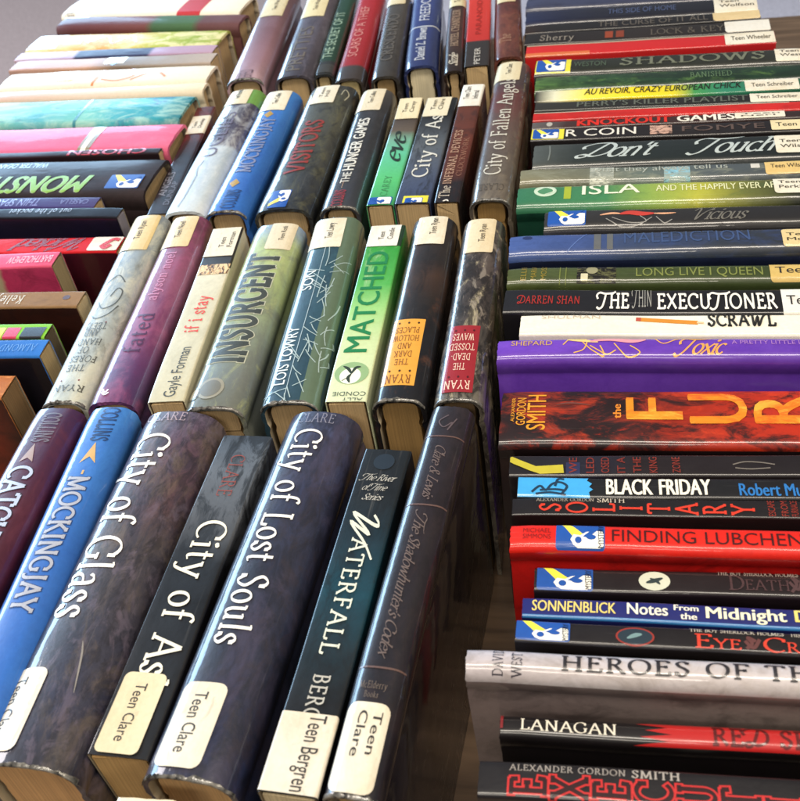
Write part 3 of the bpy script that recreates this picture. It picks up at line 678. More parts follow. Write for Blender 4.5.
b = Book('m', (315, 214, 360, 216, 252, 411, 314, 416), ([(0, '#27414e'), (.5, '#2b4a58'), (.8, '#2f4e58'), (1, '#2d4a52')], dict(n=[('#1f3644', 24, .6, .14, .6)])),
         'deep teal book with a web of white twigs in the second row', ymin=.388, ymax=.574, film=True)
b.R(411, 214, .0, .30, '#596b58', 'side_band', eps=.0001)
rr = random.Random(3); tw = []
for i in range(46):
    p = rr.uniform(262, 402); v = rr.uniform(.06, .98) if p > 380 else rr.uniform(.10, .52); an = rr.uniform(-1.2, 1.2); l = rr.uniform(6, 26)
    tw.append([(p, v), (p-l*.5*math.cos(an), min(.99, max(.02, v+.18*math.sin(an)))), (p-l*math.cos(an), min(.99, max(.02, v+.34*math.sin(an)+rr.uniform(-.06, .06))))])
b.line(tw, .00055, '#9fb2b2', 'twig_pattern', multi=True)
b.line([[(410, .90), (214, .90)], [(410, .56), (214, .56)]], .0004, '#a8b8bc', 'spine_rule', spline=False, multi=True)
b.T('LOIS LOWRY', 384, 326, .62, .82, 0, 'sans', '#e6ebe6', 'author_lettering')
b.T('SON', 289, 270, .62, .82, 0, 'sans', '#e6ebe6')
b.label(247, 218, .28, .94, ['Teen Lowry'], 0, '#f2ead2', rad=.001, tv=(.25, .6), tu=(.25, .85))

b = Book('m', (372, 226, 405, 225, 323, 405, 366, 406), ([(0, '#c9d0ac'), (.3, '#bccb98'), (.48, '#8fc074'), (.62, '#4ba14a'), (.85, '#2f8c36'), (1, '#2c8034')], dict(n=[('#d8ddc0', 14, .66, .1, .3)], warp=.03)),
         'slim green to cream book with green capitals and a bubble picture in the second row', paper=True, ymin=.388, r=.001)
b.R(246, 225, .0, 1.0, '#1b3320', 'dark_band')
b.label(246, 225, .10, .98, ['Teen', 'Condie'], 0, '#f4f0e2', rad=.0006, tv=(.14, .72), tu=(.22, .85))
b.T('MATCHED', 352, 251, .26, .84, 0, 'sans:.025', '#1d7b46')
b.disc(373, .5, .0095, .42, '#8aa877', 'bubble_picture'); b.disc(376, .52, .0068, .26, '#e4e8d4', 'bubble_shine', .00024); b.line([[(383, .5), (378, .56), (374, .50)], [(374, .50), (369, .60), (366, .74)], [(374, .50), (368, .42), (367, .30)], [(377, .55), (381, .70)]], .0020, '#23301f', 'bubble_figure', multi=True, eps=.0003, taper=True)
b.T('CONDIE', 396, 392, .05, .85, 90, 'sans', '#4a5040', 'author_lettering'); b.T('ALLY', 402, 398, .1, .6, 90, 'sans', '#4a5040', 'author_lettering')

b = Book('m', (413, 212, 457, 212, 366, 411, 421, 416), ([(0, '#15151a'), (.30, '#18181c'), (.5, '#231d1b'), (.62, '#3a2a22'), (.72, '#231f1f'), (.86, '#2a221f'), (1, '#24242a')], dict(n=[('#5b3a28', 15, .66, .10, .6), ('#0f0f12', 30, .6, .12, .5)], bump=.3)),
         'black and brown book with an orange title panel in the second row', ymin=.390, ymax=.570, film=True, page='#b28d55')
PN = b.R(385, 319, .24, .86, '#d89a3c', 'title_panel')
for i, (t, a, c) in enumerate((('RYAN', .32, .80), ('THE', .42, .68), ('DARK', .38, .72), ('AND', .42, .68), ('HOLLOW', .30, .80), ('PLACES', .32, .78))):
    p = (383, 365, 357, 349, 341, 333)[i]; b.T(t, p, p-(8 if i == 0 else 5.5), a, c, 90, 'roman', '#7a4a22', 'panel_lettering', parent=PN)
for p in (371, 323):
    for v in (.36, .55, .74): b.disc(p, v, .0009, .022, '#3d2412', 'panel_dot', .00026, PN)
b.label(244, 213, .18, .82, ['Teen Ryan'], 0, '#f3ebd6', rad=.002, tv=(.25, .6), tu=(.25, .8))

b = Book('m', (464, 218, 504, 218, 430, 402, 483, 404), ([(0, '#6d675c'), (.14, '#4d4842'), (.3, '#453f3b'), (.5, '#3d3633'), (.7, '#4d4440'), (.85, '#57504a'), (1, '#4c4846')], dict(n=[('#b5a888', 20, .64, .05, .8), ('#1c1817', 26, .55, .10, .8), ('#8a8074', 40, .64, .06, .6)], bump=.5)),
         'smoky brown book with a red title panel at the right end of the second row', ymin=.390, film=True, page='#7a6244')
PN = b.R(392, 325, .22, .84, '#8e2028', 'title_panel')
for i, (t, a, c) in enumerate((('RYAN', .28, .80), ('THE', .42, .66), ('DEAD-', .34, .74), ('TOSSED', .28, .80), ('WAVES', .32, .76))):
    p = (389, 370, 360, 350, 340)[i]; b.T(t, p, p-(8 if i == 0 else 6.5), a, c, 90, 'roman', '#e6c9b4', 'panel_lettering', parent=PN)
for p in (377, 330):
    for v in (.34, .53, .72): b.disc(p, v, .0009, .022, '#4a0d12', 'panel_dot', .00026, PN)
b.label(252, 219, .18, .86, ['Teen Ryan'], 0, '#e9d8b4', rad=.002, tv=(.25, .6), tu=(.25, .8))

# ================================================================== middle, third row
b = Book('m', (192, 116, 212, 114, 147, 213, 166, 214), ([(0, '#17131a'), (.5, '#1d171c'), (.62, '#3a1c1c'), (.8, '#7a2c22'), (1, '#5c2420')], dict(n=[('#2c1d20', 34, .56, .12, .6)])),
         'thin black and red book at the left end of the third row', paper=True, L=.17, h=.143)
b.label(134, 116, .0, 1.0, ['Teen', 'Dunlap'], 0, '#efe2c8', rad=.001, tv=(.2, .8), tu=(.2, .8))
b.T('ANGELS', 196, 172, .5, .85, 0, 'sans', '#8d8890'); b.T('DUNLAP', 205, 182, .15, .42, 0, 'sans', '#6e6a72', 'author_lettering')
b = Book('m', (230, 88, 262, 90, 158, 213, 202, 216), ([(0, '#bfc8cc'), (.25, '#aebbc4'), (.48, '#a0afbc'), (.50, '#48445a'), (.8, '#3d3848'), (1, '#4a4658')], dict(n=[('#d5d9d8', 20, .6, .15, .5)], warp=.012)),
         'book with pale blue-white lower half and dusky purple upper half in the third row', ymin=.589)
b.R(103, 86, .0, .98, '#6a9648', 'green_band'); b.label(104, 86, .30, 1.0, ['Teen Westerfeld'], 0, '#ece0bc', rad=.001, tv=(.3, .62), tu=(.2, .85))
b.T('UGLIES', 156, 112, .40, .78, 0, 'sans', '#6a6478'); b.line([[(160, .6), (168, .66), (176, .58)], [(176, .6), (196, .62), (206, .66)]], .001, '#7d8898', 'tower_drawing', multi=True)
b = Book('m', (265, 90, 299, 91, 201, 214, 239, 220), ([(0, '#2e64b0'), (.5, '#2f62a8'), (1, '#3c78c0')], dict(n=[('#2450a0', 20, .62, .15, .5)])),
         'bright blue book with grey slab capitals in the third row', ymin=.587, film=True)
b.T('MOCKINGJAY', 172, 118, .32, .66, 0, 'slab', '#7f88a8', halo='#2a4f92', hb=.05)
for p in (183, 114): b.shape([(b.sx(p)+.006*c, b.vy(.55)+.004*d) for c, d in ((1, 0), (0, 1), (-1, 0), (0, -1))], 'bird_emblem', '#a8842f')
b.T('COLLINS', 208, 190, .30, .62, 0, 'slab', '#1d3768', 'author_lettering')
b.label(110, 90, .20, .92, ['Teen Collins'], 0, '#f2e8cc', rad=.0015, tv=(.3, .6), tu=(.2, .85))
b = Book('m', (313, 84, 352, 86, 247, 213, 309, 217), ([(0, '#24282e'), (.12, '#2f3236'), (.4, '#3b3c38'), (.7, '#45453c'), (1, '#34342f')], dict(n=[('#56553e', 22, .6, .12, .6), ('#1b1c1e', 36, .6, .12, .6)], bump=.3)),
         'thick charcoal green book with red capitals in the third row', ymin=.587)
b.T('VISITORS', 173, 120, .38, .72, 0, 'slab', '#8a3028')
b.sticker(207, 190, .42, .76)
b.line([[(100, .92), (96, .97), (92, .9), (96, .84)], [(100, .14), (94, .10), (90, .2), (95, .24)], [(104, .9), (100, .98)]], .0008, '#a8a48e', 'scroll_ornament', multi=True)
b.label(103, 84, .34, .82, ['Teen', 'Hill'], 0, '#f3ead2', rad=.001, tv=(.25, .75), tu=(.3, .8))
b = Book('m', (362, 87, 393, 88, 313, 217, 356, 216), ([(0, '#33363e'), (.3, '#2b2d31'), (.8, '#2a2a2c'), (1, '#4c4844')], dict(n=[('#3c3c40', 22, .6, .15, .5)])),
         'charcoal book with white condensed capitals in the third row', ymin=.587, ymax=.766, film=True)
b.T('THE', 183, 172, .42, .64, 0, 'sans:.02', '#d8d6cc'); b.T('HUNGER GAMES', 170, 118, .40, .70, 0, 'sans:.03', '#e3e1d6')
b.T('COLLINS', 206, 190, .42, .68, 0, 'slab', '#8e3038', 'author_lettering'); b.line([(188, .55), (180, .55)], .0016, '#a88a72', 'arrow_emblem', taper=True)
b.label(110, 88, .22, .94, ['Teen Collins'], 0, '#ebdfc2', rad=.0015, tv=(.3, .6), tu=(.25, .85))
b = Book('m', (400, 98, 423, 98, 362, 216, 389, 218), ([(0, '#3a8f5a'), (.2, '#4fb06a'), (.45, '#58b08a'), (.58, '#6a9a84'), (.66, '#584c40'), (.8, '#3a302a'), (1, '#2a2420')], dict(warp=.03)),
         'thin mint green and brown book with looping black letters in the third row', paper=True, ymin=.587)
b.T('eve', 164, 136, .25, .95, 0, 'script:.03', '#1d2a24'); b.T('CAREY', 196, 176, .35, .6, 0, 'fine', '#3a7a4a', 'author_lettering')
b.sticker(212, 197, .1, .95)
b.label(119, 98, .02, .96, ['Teen', 'Carey'], 0, '#eee0b8', rad=.001, tv=(.2, .8), tu=(.25, .8))
b = Book('m', (429, 95, 457, 96, 389, 218, 428, 214), ([(0, '#2f3a58'), (.25, '#434c60'), (.5, '#50565c'), (.7, '#33363a'), (.85, '#141416'), (1, '#1a1a1a')], dict(n=[('#1d1f24', 30, .62, .08, .6)])),
         'grey and black book with white serif title and yellow-blue sticker in the third row', paper=True, ymin=.587, ymax=.743)
b.T('City of Ashes', 177, 97, .30, .76, 0, 'serif:.03', '#d5d3c8', halo='#1a1b1e')
b.R(213, 196, .08, .78, '#d9cf3c', 'sticker_backing', eps=.00015); b.sticker(211, 198, .22, .72)
b.label(116, 96, .18, .96, ['Teen', 'Clare'], 0, '#eadfc0', rad=.001, tv=(.2, .8), tu=(.25, .8))
b = Book('m', (465, 83, 484, 84, 430, 213, 458, 212), ([(0, '#141113'), (.14, '#171214'), (.22, '#4a2218'), (.5, '#5e2c1e'), (.7, '#54291c'), (1, '#6a3420')], dict(n=[('#2a1614', 28, .6, .12, .6)])),
         'thin rust brown book with pale lettering in the third row', paper=True, ymin=.587, ymax=.762)
b.T('The', 198, 186, .45, .85, 0, 'serif', '#c7b9a6'); b.T('INFERNAL DEVICES', 184, 130, .48, .80, 0, 'fine:.01', '#bf9a80'); b.T('CLOCKWORK', 176, 138, .14, .36, 0, 'fine', '#8f6450')
b.line([[(208, .4), (204, .7), (200, .5), (206, .35), (202, .2)]], .0012, '#e6ded0', 'publisher_mark', multi=True)
b.label(106, 83, .0, 1.0, ['Teen Clare', 'Infernal'], 0, '#f3eee2', rad=.001, tv=(.1, .9), tu=(.2, .85))
b = Book('m', (499, 61, 528, 62, 464, 204, 513, 206), ([(0, '#6c6458'), (.2, '#5d564e'), (.45, '#5b4a44'), (.6, '#5c3a36'), (.72, '#5a2f2e'), (.82, '#423335'), (1, '#4c4040')], dict(n=[('#4a423e', 20, .58, .14, .6), ('#7a7060', 18, .66, .1, .5)], bump=.35)),
         'tall brown-grey book with white serif title at the right end of the third row', ymin=.589, film=True, page='#b08a50')
b.T('City of Fallen Angels', 175, 78, .34, .74, 0, 'serif:.02', '#cfcabb', halo='#3a2f2c', hb=.08)
b.T('CLARE', 190, 184, .2, .8, 90, 'fine', '#4d463e', 'author_lettering')
b.label(80, 61, .24, .96, ['Teen Clare'], 0, '#e6d9b6', rad=.0012, tv=(.3, .62), tu=(.25, .8))

# ================================================================== middle, farthest row
b = Book('m', (263, 0, 291, 2, 218, 93, 257, 90), ([(0, '#b0949c'), (.2, '#93707a'), (.5, '#75555c'), (1, '#5f484c')], dict(n=[('#8a6a72', 18, .6, .15, .5)])),
         'dusty mauve book at the left end of the farthest row', film=True, ymin=.803, L=.205)
b.T('WESTERFELD', 83, 70, .30, .66, 0, 'sans', '#5d4650', 'author_lettering')
b.label(16, -3, .16, .82, ['Teen West'], 0, '#e8d9b0', rad=.0012, tv=(.3, .6), tu=(.25, .8))
b = Book('m', (306, -4, 333, -3, 266, 89, 308, 87), ([(0, '#413c44'), (.5, '#514c56'), (1, '#5a5058')], dict(n=[('#6a6470', 26, .62, .08, .5), ('#33303a', 20, .6, .12, .5)])),
         'wide slate purple book with worn creases in the farthest row', ymin=.803, L=.207)
b.T('PRETTIES', 70, 26, .35, .75, 0, 'sans', '#6b6258'); b.label(16, -4, .20, .88, ['Teen West'], 0, '#ead9a8', rad=.0012, tv=(.3, .6), tu=(.25, .8))
b = Book('m', (339, -8, 357, -8, 313, 73, 331, 74), ([(0, '#2a2c2c'), (.13, '#2a2c2c'), (.15, '#1d3a2c'), (1, '#1e4030')], dict(warp=.004)),
         'thin dark green book in the farthest row with pale capitals', ymin=.790, h=.145, page='#d8c08c')
b.T('THE SECRET OF IT', 58, 12, .28, .74, 0, 'sans', '#9fb8a0'); b.R(72, 64, .02, .98, '#3a3a38', 'grey_band')
b = Book('m', (358, -8, 385, -8, 335, 77, 360, 79), ([(0, '#3a3432'), (.12, '#3a3432'), (.14, '#8e1a20'), (1, '#a02028')], dict(warp=.004)),
         'red book with a grey foot in the farthest row', ymin=.788, h=.146, page='#d8c490')
b.T('SCARS OF A THIEF', 56, 6, .40, .72, 0, 'sans', '#d08880')
b = Book('m', (388, -4, 410, -4, 367, 83, 398, 81), ([(0, '#37332f'), (.5, '#3f3b37'), (1, '#45413c')], dict(n=[('#2b2826', 24, .6, .14, .6)])),
         'plain charcoal book in the farthest row beside the red one', ymin=.790, page='#a88c60')
b.T('CRESCENDO', 60, 14, .35, .75, 0, 'slab', '#5a554f'); b.label(4, -6, .2, .95, None, color='#e3d5ae')
b = Book('m', (413, -8, 441, -8, 402, 69, 437, 69), ([(0, '#26305a'), (.5, '#2b3768'), (1, '#35447a')], dict(n=[('#202850', 24, .62, .14, .5)])),
         'navy book with white lettering and a broad cream page block showing in the farthest row', ymin=.806, page='#efe3c0')
b.T('Daniel Z. Brown', 60, 27, .40, .66, 0, 'slab', '#c3c6cc', 'author_lettering'); b.T('FREEDOM', 20, -6, .34, .66, 0, 'sans', '#c9ccd4')
b.line([(26, .02), (26, .98)], .0022, '#b9bcc0', 'spine_band', spline=False)
b = Book('m', (449, -3, 466, -3, 443, 75, 462, 75), ([(0, '#2a1d18'), (.4, '#3a241c'), (.7, '#4a2a20'), (1, '#2a1f1b')], dict(n=[('#1c1512', 30, .58, .12, .6)])),
         'thin dark brown book with pale title in the farthest row', ymin=.792)
b.T('Sizzle', 66, 54, .3, .75, 0, 'script:.03', '#cfc4b0', 'author_lettering'); b.T('HOTEL CHANDLER', 46, 10, .3, .7, 0, 'serif:.02', '#b59a80'); b.label(6, -6, .0, .96, ['Teen'], 0, '#e6d9b0')
b = Book('m', (469, -8, 491, -8, 464, 71, 488, 70), ([(0, '#2b2624'), (.30, '#2b2624'), (.315, '#b02820'), (1, '#c43428')], dict(warp=.003)),
         'bright red book with a black foot in the farthest row', ymin=.798, paper=True)
b.T('PETER', 64, 48, .38, .62, 0, 'sans', '#c9c2b6', 'author_lettering'); b.T('PARANOID', 34, 0, .38, .62, 0, 'sans', '#8e2018')
b = Book('m', (494, -8, 521, -8, 494, 58, 522, 55), ([(0, '#5a3028'), (.4, '#69382c'), (.7, '#5a2c26'), (1, '#4a2824')], dict(n=[('#83503c', 22, .62, .12, .5), ('#38201c', 26, .6, .12, .5)])),
         'maroon brown book at the right end of the farthest row', ymin=.812, L=.16)
b.T('The', 42, 34, .4, .8, 0, 'serif', '#a88068'); b.label(2, -8, .2, .9, None, color='#e0cfa4')

# ================================================================== right side, far to near
def RB(q, ramp, label, **k):
    o = k.pop('o', {}); k.setdefault('L', .205)
    return Book('r', q, (ramp, o), label, **k)
def rend(q, px):   # book length so that its right end shows at photo x = px
    h = q[-1]; return (ray(px, (q[4]+q[5])/2, h)-ray(q[0], (q[1]+q[2])/2, h)).length
DK = [(0, '#15141a'), (.5, '#17161a'), (1, '#121113')]
def ends(q, px, h=.150): return rend((*q, h), px)
q = (527, -6, 7.5, 650, -13, 1); b = RB(q, [(0, '#3a3f58'), (1, '#2a2d3c')], 'navy book farthest back at the top of the right side', L=ends(q, 757), o=dict(n=[('#23263a', 20, .6, .15, .5)]))
q = (526, 8.5, 24, 714, -2.5, 11); b = RB(q, [(0, '#1e2440'), (.3, '#1b1d2a'), (1, '#17171c')], 'black and navy book with a cream label, second from the back on the right side', L=ends(q, 758))
b.T('THIS SIDE OF HOME', 608, 676, .30, .62, 0, 'sans', '#4a5676'); b.label(714, 758, .02, .98, ['Teen', 'Wolfson'], 0, CRM, rad=.001)
q = (525, 25, 33, 725, 11.5, 20); b = RB(q, [(0, '#2a1c18'), (.1, '#1a1718'), (1, '#151416')], 'thin black book third from the back on the right side', L=ends(q, 761), paper=True)
b.T('THE CURSE OF IT ALL', 598, 708, .2, .8, 0, 'sans', '#5f5850'); b.label(713, 761, .02, .98, None, color=TAN)
q = (525, 34, 44, 725, 21, 33); b = RB(q, [(0, '#1c1817'), (.5, '#241d1a'), (1, '#1c1918')], 'thin black book with a blank white label, fourth from the back on the right side', L=ends(q, 771), paper=True)
b.T('Sherry', 540, 574, .2, .7, 0, 'hand', '#8b8276', 'author_lettering'); b.R(605, 613, .2, .8, '#8a3a20', 'red_emblem'); b.R(616, 624, .2, .8, '#7a3420', 'red_emblem')
b.T('LOCK & KEY', 650, 724, .2, .7, 0, 'serif', '#5d564c'); b.label(725, 771, .02, .98, None, color='#efe9dc')
q = (526, 45, 57, 725, 34, 44.5); b = RB(q, [(0, '#c02020'), (1, '#b41c20')], 'thin bright red book with a tan label in the far right stack', L=ends(q, 776), paper=True)
b.R(526, 590, .0, .22, '#c9683a', 'orange_edge'); b.R(526, 725, .86, 1.0, '#b9a890', 'pale_edge'); b.label(725, 776, .02, .98, ['Teen Wheeler'], 0, CRM, rad=.001)
q = (535, 58, 72.5, 770, 46.5, 62); b = RB(q, [(0, '#24282c'), (.2, '#23261f'), (1, '#262722')], 'dark olive book with widely spaced dim capitals and yellow-blue sticker on the right')
b.T('WESTON', 574, 606, .3, .6, 0, 'sans', '#4d5c4a', 'author_lettering'); b.T('SHADOWS', 620, 765, .26, .72, 0, 'fine:.03', '#6f7260'); b.R(536, 571, .06, .96, '#d9cf3c', 'sticker_backing'); b.sticker(537, 566, .10, .94)
b.label(775, 815, .1, .95, ['Teen', 'Weston'], 0, CRM, rad=.0015)
q = (535, 73.5, 90, 800, 61, 76); b = RB(q, [(0, '#4a6a34'), (.18, '#2c4a2c'), (.5, '#1f3826'), (1, '#16301f')], 'mottled forest green book in the far right stack', o=dict(n=[('#5a7d3c', 26, .64, .1, .6), ('#14221a', 24, .58, .12, .6)]))
b.T('BANISHED', 690, 732, .3, .6, 0, 'fine', '#5f7a58')
q = (535, 90.5, 101, 745, 80, 91); b = RB(q, [(0, '#1e1d1c'), (.07, '#d8d4b4'), (.2, '#e8d648'), (.36, '#e8cf22'), (.5, '#d8c828'), (.58, '#3f8a4a'), (.68, '#2c7a5c'), (1, '#1d4a34')], 'thin bright yellow to green book with black capitals in the far right stack', paper=True, o=dict(warp=.02))
b.T('AU REVOIR, CRAZY EUROPEAN CHICK', 584, 742, .34, .90, 0, 'ital:.02', '#1c1a14'); b.label(745, 799, .02, .98, ['Teen Schreiber'], 0, CRM, rad=.001)
q = (535, 101.5, 110.5, 800, 91.5, 100); b = RB(q, [(0, '#2c2a26'), (.3, '#201f1d'), (1, '#1a1918')], 'thin black book with grey capitals under the yellow one in the far right stack', paper=True)
b.T("PERRY'S KILLER PLAYLIST", 577, 748, .2, .8, 0, 'sans:.01', '#5d6258'); b.label(750, 803, .02, .98, ['Teen Schreiber'], 0, CRM, rad=.001)
q = (533, 111.5, 121, 800, 101, 108); b = RB(q, [(0, '#b8201c'), (1, '#c0221e')], 'scarlet book with pale top edge between thin black ones in the far right stack', o=dict(n=[('#8e1814', 22, .6, .15, .5)]), paper=True)
b.R(533, 790, .84, 1.0, '#d8cfb8', 'pale_edge')
q = (532, 121.5, 128.5, 800, 109, 117); b = RB(q, [(0, '#5c5a58'), (.12, '#3a2422'), (1, '#2a1c1b')], 'thin dark book with red and white bold capitals in the far right stack', paper=True)
b.disc(549.5, .5, .0022, .30, '#a8a49a', 'round_emblem'); b.T('KNOCKOUT', 577, 671, .10, .92, 0, 'sans:.05', '#d02c20'); b.T('GAMES', 677, 735, .10, .92, 0, 'sans:.035', '#ece6d6'); b.label(735, 785, .1, .98, ['Teen', 'Neri'], 0, CRM, rad=.001)
q = (531, 129, 140, 800, 118, 130.5); b = RB(q, [(0, '#1c1718'), (1, '#1a1617')], 'thin black book with wide white capitals and yellow-blue sticker in the far right stack', paper=True)
b.R(531, 564, .05, .95, '#dcd03c', 'sticker_backing'); b.sticker(533, 559, .08, .92); b.T('R COIN', 566, 636, .22, .84, 0, 'sans', '#e6e0d2'); b.R(650, 672, .15, .9, '#8e6a5c', 'portrait_print', mat=art(b, '#8e6a5c', '#2a1c1a', '#c8a08c', sc=90)); b.T('FOMYE', 682, 765, .3, .75, 0, 'sans', '#5a4a44', 'author_lettering'); b.label(771, 812, .1, .98, ['Teen M'], 0, '#ecdcae', rad=.001)
q = (533, 141.5, 165.5, 780, 131, 157); b = RB(q, [(0, '#4a4f4c'), (.15, '#2a302e'), (.4, '#1d2424'), (1, '#141a1a')], 'dark slate book with large white flowing script in the right stack', o=dict(bump=.15))
b.T("Don't", 576, 650, .26, .80, 0, 'script:.02', '#b9c2be'); b.T('Touch', 690, 772, .26, .82, 0, 'script:.02', '#b9c2be'); b.label(775, 815, .16, .84, ['Teen', 'Wilson'], 0, CRM, rad=.002)
b.line([[(549, .2), (550, .5), (549, .8)]], .001, '#6a706c', 'faint_mark', multi=True)
q = (520, 166, 181.5, 800, 157.5, 172.5); b = RB(q, [(0, '#77745c'), (.2, '#676858'), (.4, '#5b6660'), (.62, '#4a5256'), (1, '#3a3d3c')], 'misty grey-green book with tan label under the script-titled one on the right side', o=dict(n=[('#8a8d7c', 24, .62, .12, .6)]))
b.T('what they always tell us', 592, 728, .50, .84, 0, 'sans', '#a8aca0'); b.R(590, 614, .0, .95, '#b9b9aa', 'misty_picture', mat=art(b, '#6d7268', '#c4c6b8', '#8a8f84', sc=70)); b.R(664, 690, .0, .7, '#6d9aa8', 'misty_picture', mat=art(b, '#5b6660', '#7fb0c0', '#8a9a94', sc=60)); b.R(751, 760, .45, .75, '#c8c4ba', 'pale_patch'); b.T('WILSON', 536, 560, .7, .95, 0, 'sans', '#8f8c7a', 'author_lettering')
b.label(765, 812, .1, .92, ['Teen Wilson'], 0, '#e3c27c', rad=.002, tv=(.25, .75))
q = (517, 184, 205, 800, 174, 197.5); b = RB(q, [(0, '#2f6a4c'), (.28, '#3f7a4e'), (.42, '#7f9a48'), (.58, '#a8a83c'), (.72, '#5c6030'), (.85, '#25281c'), (1, '#1a1b17')], 'emerald to yellow-olive book with white wide capitals on the right side', side='#10382a', o=dict(n=[('#1d5240', 16, .66, .12, .3)]))
b.disc(545, .62, .0075, .26, '#b9cdb4', 'rosette_emblem'); b.disc(545, .62, .005, .16, '#4d8560', 'rosette_core', .00026); b.line([[(536, .6), (545, .8), (554, .62), (545, .45)]], .0006, '#d8e0cc', 'rosette_core', multi=True, eps=.0003)
b.R(564, 571, .25, .85, '#9aa832', 'yellow_mark'); b.T('ISLA', 582, 640, .40, .86, 0, 'sans:.01', '#e3e8cc'); b.T('AND THE HAPPILY EVER AFTER', 656, 792, .44, .72, 0, 'sans:.01', '#dcdcae')
b.label(774, 815, .2, .94, ['Teen', 'Perkins'], 0, CRM, rad=.0025)
q = (544, 207, 228, 800, 201, 221.5); b = RB(q, [(0, '#2c2b2b'), (.5, '#232223'), (1, '#1c1b1b')], 'black book with a reclining red-dressed figure and faint script on the right side', h=.149)
b.sticker(548, 586, .12, .94)
b.line([(600, .52), (612, .60), (622, .56)], .0022, '#d8a07c', 'figure_print', taper=True); b.line([(620, .55), (630, .62), (642, .55), (654, .56)], .0052, '#b83a30', 'figure_dress', taper=True, eps=.00024); b.line([(652, .56), (664, .54), (676, .56)], .0018, '#d8a07c', 'figure_legs', taper=True, eps=.00022)
b.line([[(606, .35), (620, .08), (640, .12), (652, .38)], [(612, .4), (628, .18), (646, .2), (640, .45)], [(656, .4), (664, .14), (672, .26)]], .0006, '#8f8d88', 'scroll_print', multi=True)
b.T('Vicious', 690, 744, .22, .72, 0, 'script:.01', '#6d6a62')
q = (509, 232, 254, 800, 224, 247); b = RB(q, [(0, '#3f558e'), (.22, '#3b4e80'), (.35, '#33405c'), (.6, '#2b323e'), (1, '#262626')], 'steel blue to grey book with barely readable embossed capitals on the right side', side='#1c2440', o=dict(n=[('#2f4270', 22, .6, .15, .5)]))
b.T('MALEDICTION', 624, 750, .35, .84, 0, 'sans', '#3c5078'); b.R(594, 601, .15, .9, '#5d5f60', 'grey_bar'); b.R(607, 613, .15, .9, '#5d5f60', 'grey_bar'); b.disc(527, .7, .003, .08, '#22305c', 'small_emblem'); b.line([(568, .1), (580, .6), (590, .95)], .0005, '#5a72a8', 'curve_print')
b.label(782, 818, .1, .78, ['Teen', 'Mo'], 0, '#e6cf98', rad=.002)
q = (507, 265, 282, 800, 261, 279.5); b = RB(q, [(0, '#47512a'), (.4, '#3c4724'), (1, '#2f3a1e')], 'moss green book with dim olive capitals and tan label on the right side', h=.145, o=dict(n=[('#2e371c', 24, .6, .15, .5)]))
for px in (521, 531, 541): b.T(('ELLIE', 'MARIA', 'MOSS')[(px-521)//10], px, px+5.5, .12, .92, 90, 'sans', '#8d7a2c', 'author_lettering')
b.R(577, 616, .04, .96, '#2a2a1c', 'portrait_print', mat=art(b, '#2a2a1c', '#5a5a38', '#120f0c', sc=60)); b.R(581, 588, .1, .42, '#c8c2a2', 'small_square', eps=.0002); b.disc(592, .62, .0035, .22, '#8e8a6a', 'portrait_face', .00022)
b.line([[(560, .0), (560, 1)], [(566, 0), (566, 1)]], .0006, '#6b7436', 'spine_rule', spline=False, multi=True)
b.T('LONG LIVE I QUEEN', 636, 763, .26, .72, 0, 'sans:.004', '#7a8244'); b.label(770, 815, .03, .98, ['Teen'], 0, '#dcbc6c', rad=.002)
q = (504, 288, 312, 800, 287, 312); b = RB(q, [(0, '#17161a'), (1, '#141314')], 'black book with rough white hand-drawn capitals on the right side', h=.149, paper=True, r=.002)
b.T('DARREN SHAN', 518, 580, .34, .66, 0, 'hand:.02', '#a02a24', 'author_lettering')
b.T('THE', 599, 629, .20, .80, 0, 'hand:.05', '#ece8dc'); b.T('THIN', 633, 652, .26, .96, 0, 'hand', '#9a9890'); b.T('EXECUTIONER', 657, 777, .18, .78, 0, 'hand:.045', '#ece8dc'); b.label(782, 822, .0, 1.0, ['Teen'], 0, '#efece4', rad=.0005)
q = (520, 313.5, 334, 800, 312.5, 334); b = RB(q, [(0, '#e6dfcc'), (1, '#ebe4d0')], 'white book with a pencil picture and black scrawled letters on the right side', paper=True, h=.1485, r=.002, o=dict(n=[('#d5ccb4', 18, .62, .2, .4)]))
b.T('SHULMAN', 541, 600, .74, .92, 0, 'sans', '#bfae98', 'author_lettering')
b.line([(640, .72), (698, .56)], .0034, '#c9822c', 'pencil_picture', spline=False); b.line([(636, .73), (641, .72)], .0034, '#b04a3a', 'pencil_eraser', spline=False, eps=.00025); b.line([(697, .565), (704, .54)], .0016, '#d8b98c', 'pencil_tip', spline=False, eps=.0003)
b.letters('SCRAWL', 708, 776, .36, 1.02, 0, 'hand:.09', '#1c1a18', gap=.0) if 0 else b.T('SCRAWL', 708, 776, .40, .98, 0, 'hand:.08', '#1c1a18')
q = (497, 335, 358, 800, 335, 357); b = RB(q, [(0, '#6a3eb0'), (.5, '#6238a4'), (1, '#5a3498')], 'glossy violet book with gold script on the right side', o=dict(n=[('#4f2494', 20, .6, .2, .5)], coatr=.04, bump=.12))
b.T('SHEPARD', 511, 552, .54, .76, 0, 'sans', '#c8a04a', 'author_lettering')
b.line([[(563, .55), (572, .9), (586, .8), (584, .35), (574, .2)], [(582, .7), (592, .3), (604, .1), (600, .5)], [(590, .5), (606, .15), (616, .3)], [(614, .6), (626, .1), (640, .2), (630, .5)]], .0007, '#d8a84a', 'gold_scroll', multi=True)
b.line([(567, .80), (580, .76), (598, .66)], .0026, '#e6c07c', 'figure_hair', taper=True, eps=.00024); b.line([(590, .70), (610, .80), (632, .70), (646, .78)], .0034, '#e0909a', 'figure_print', taper=True, eps=.0003)
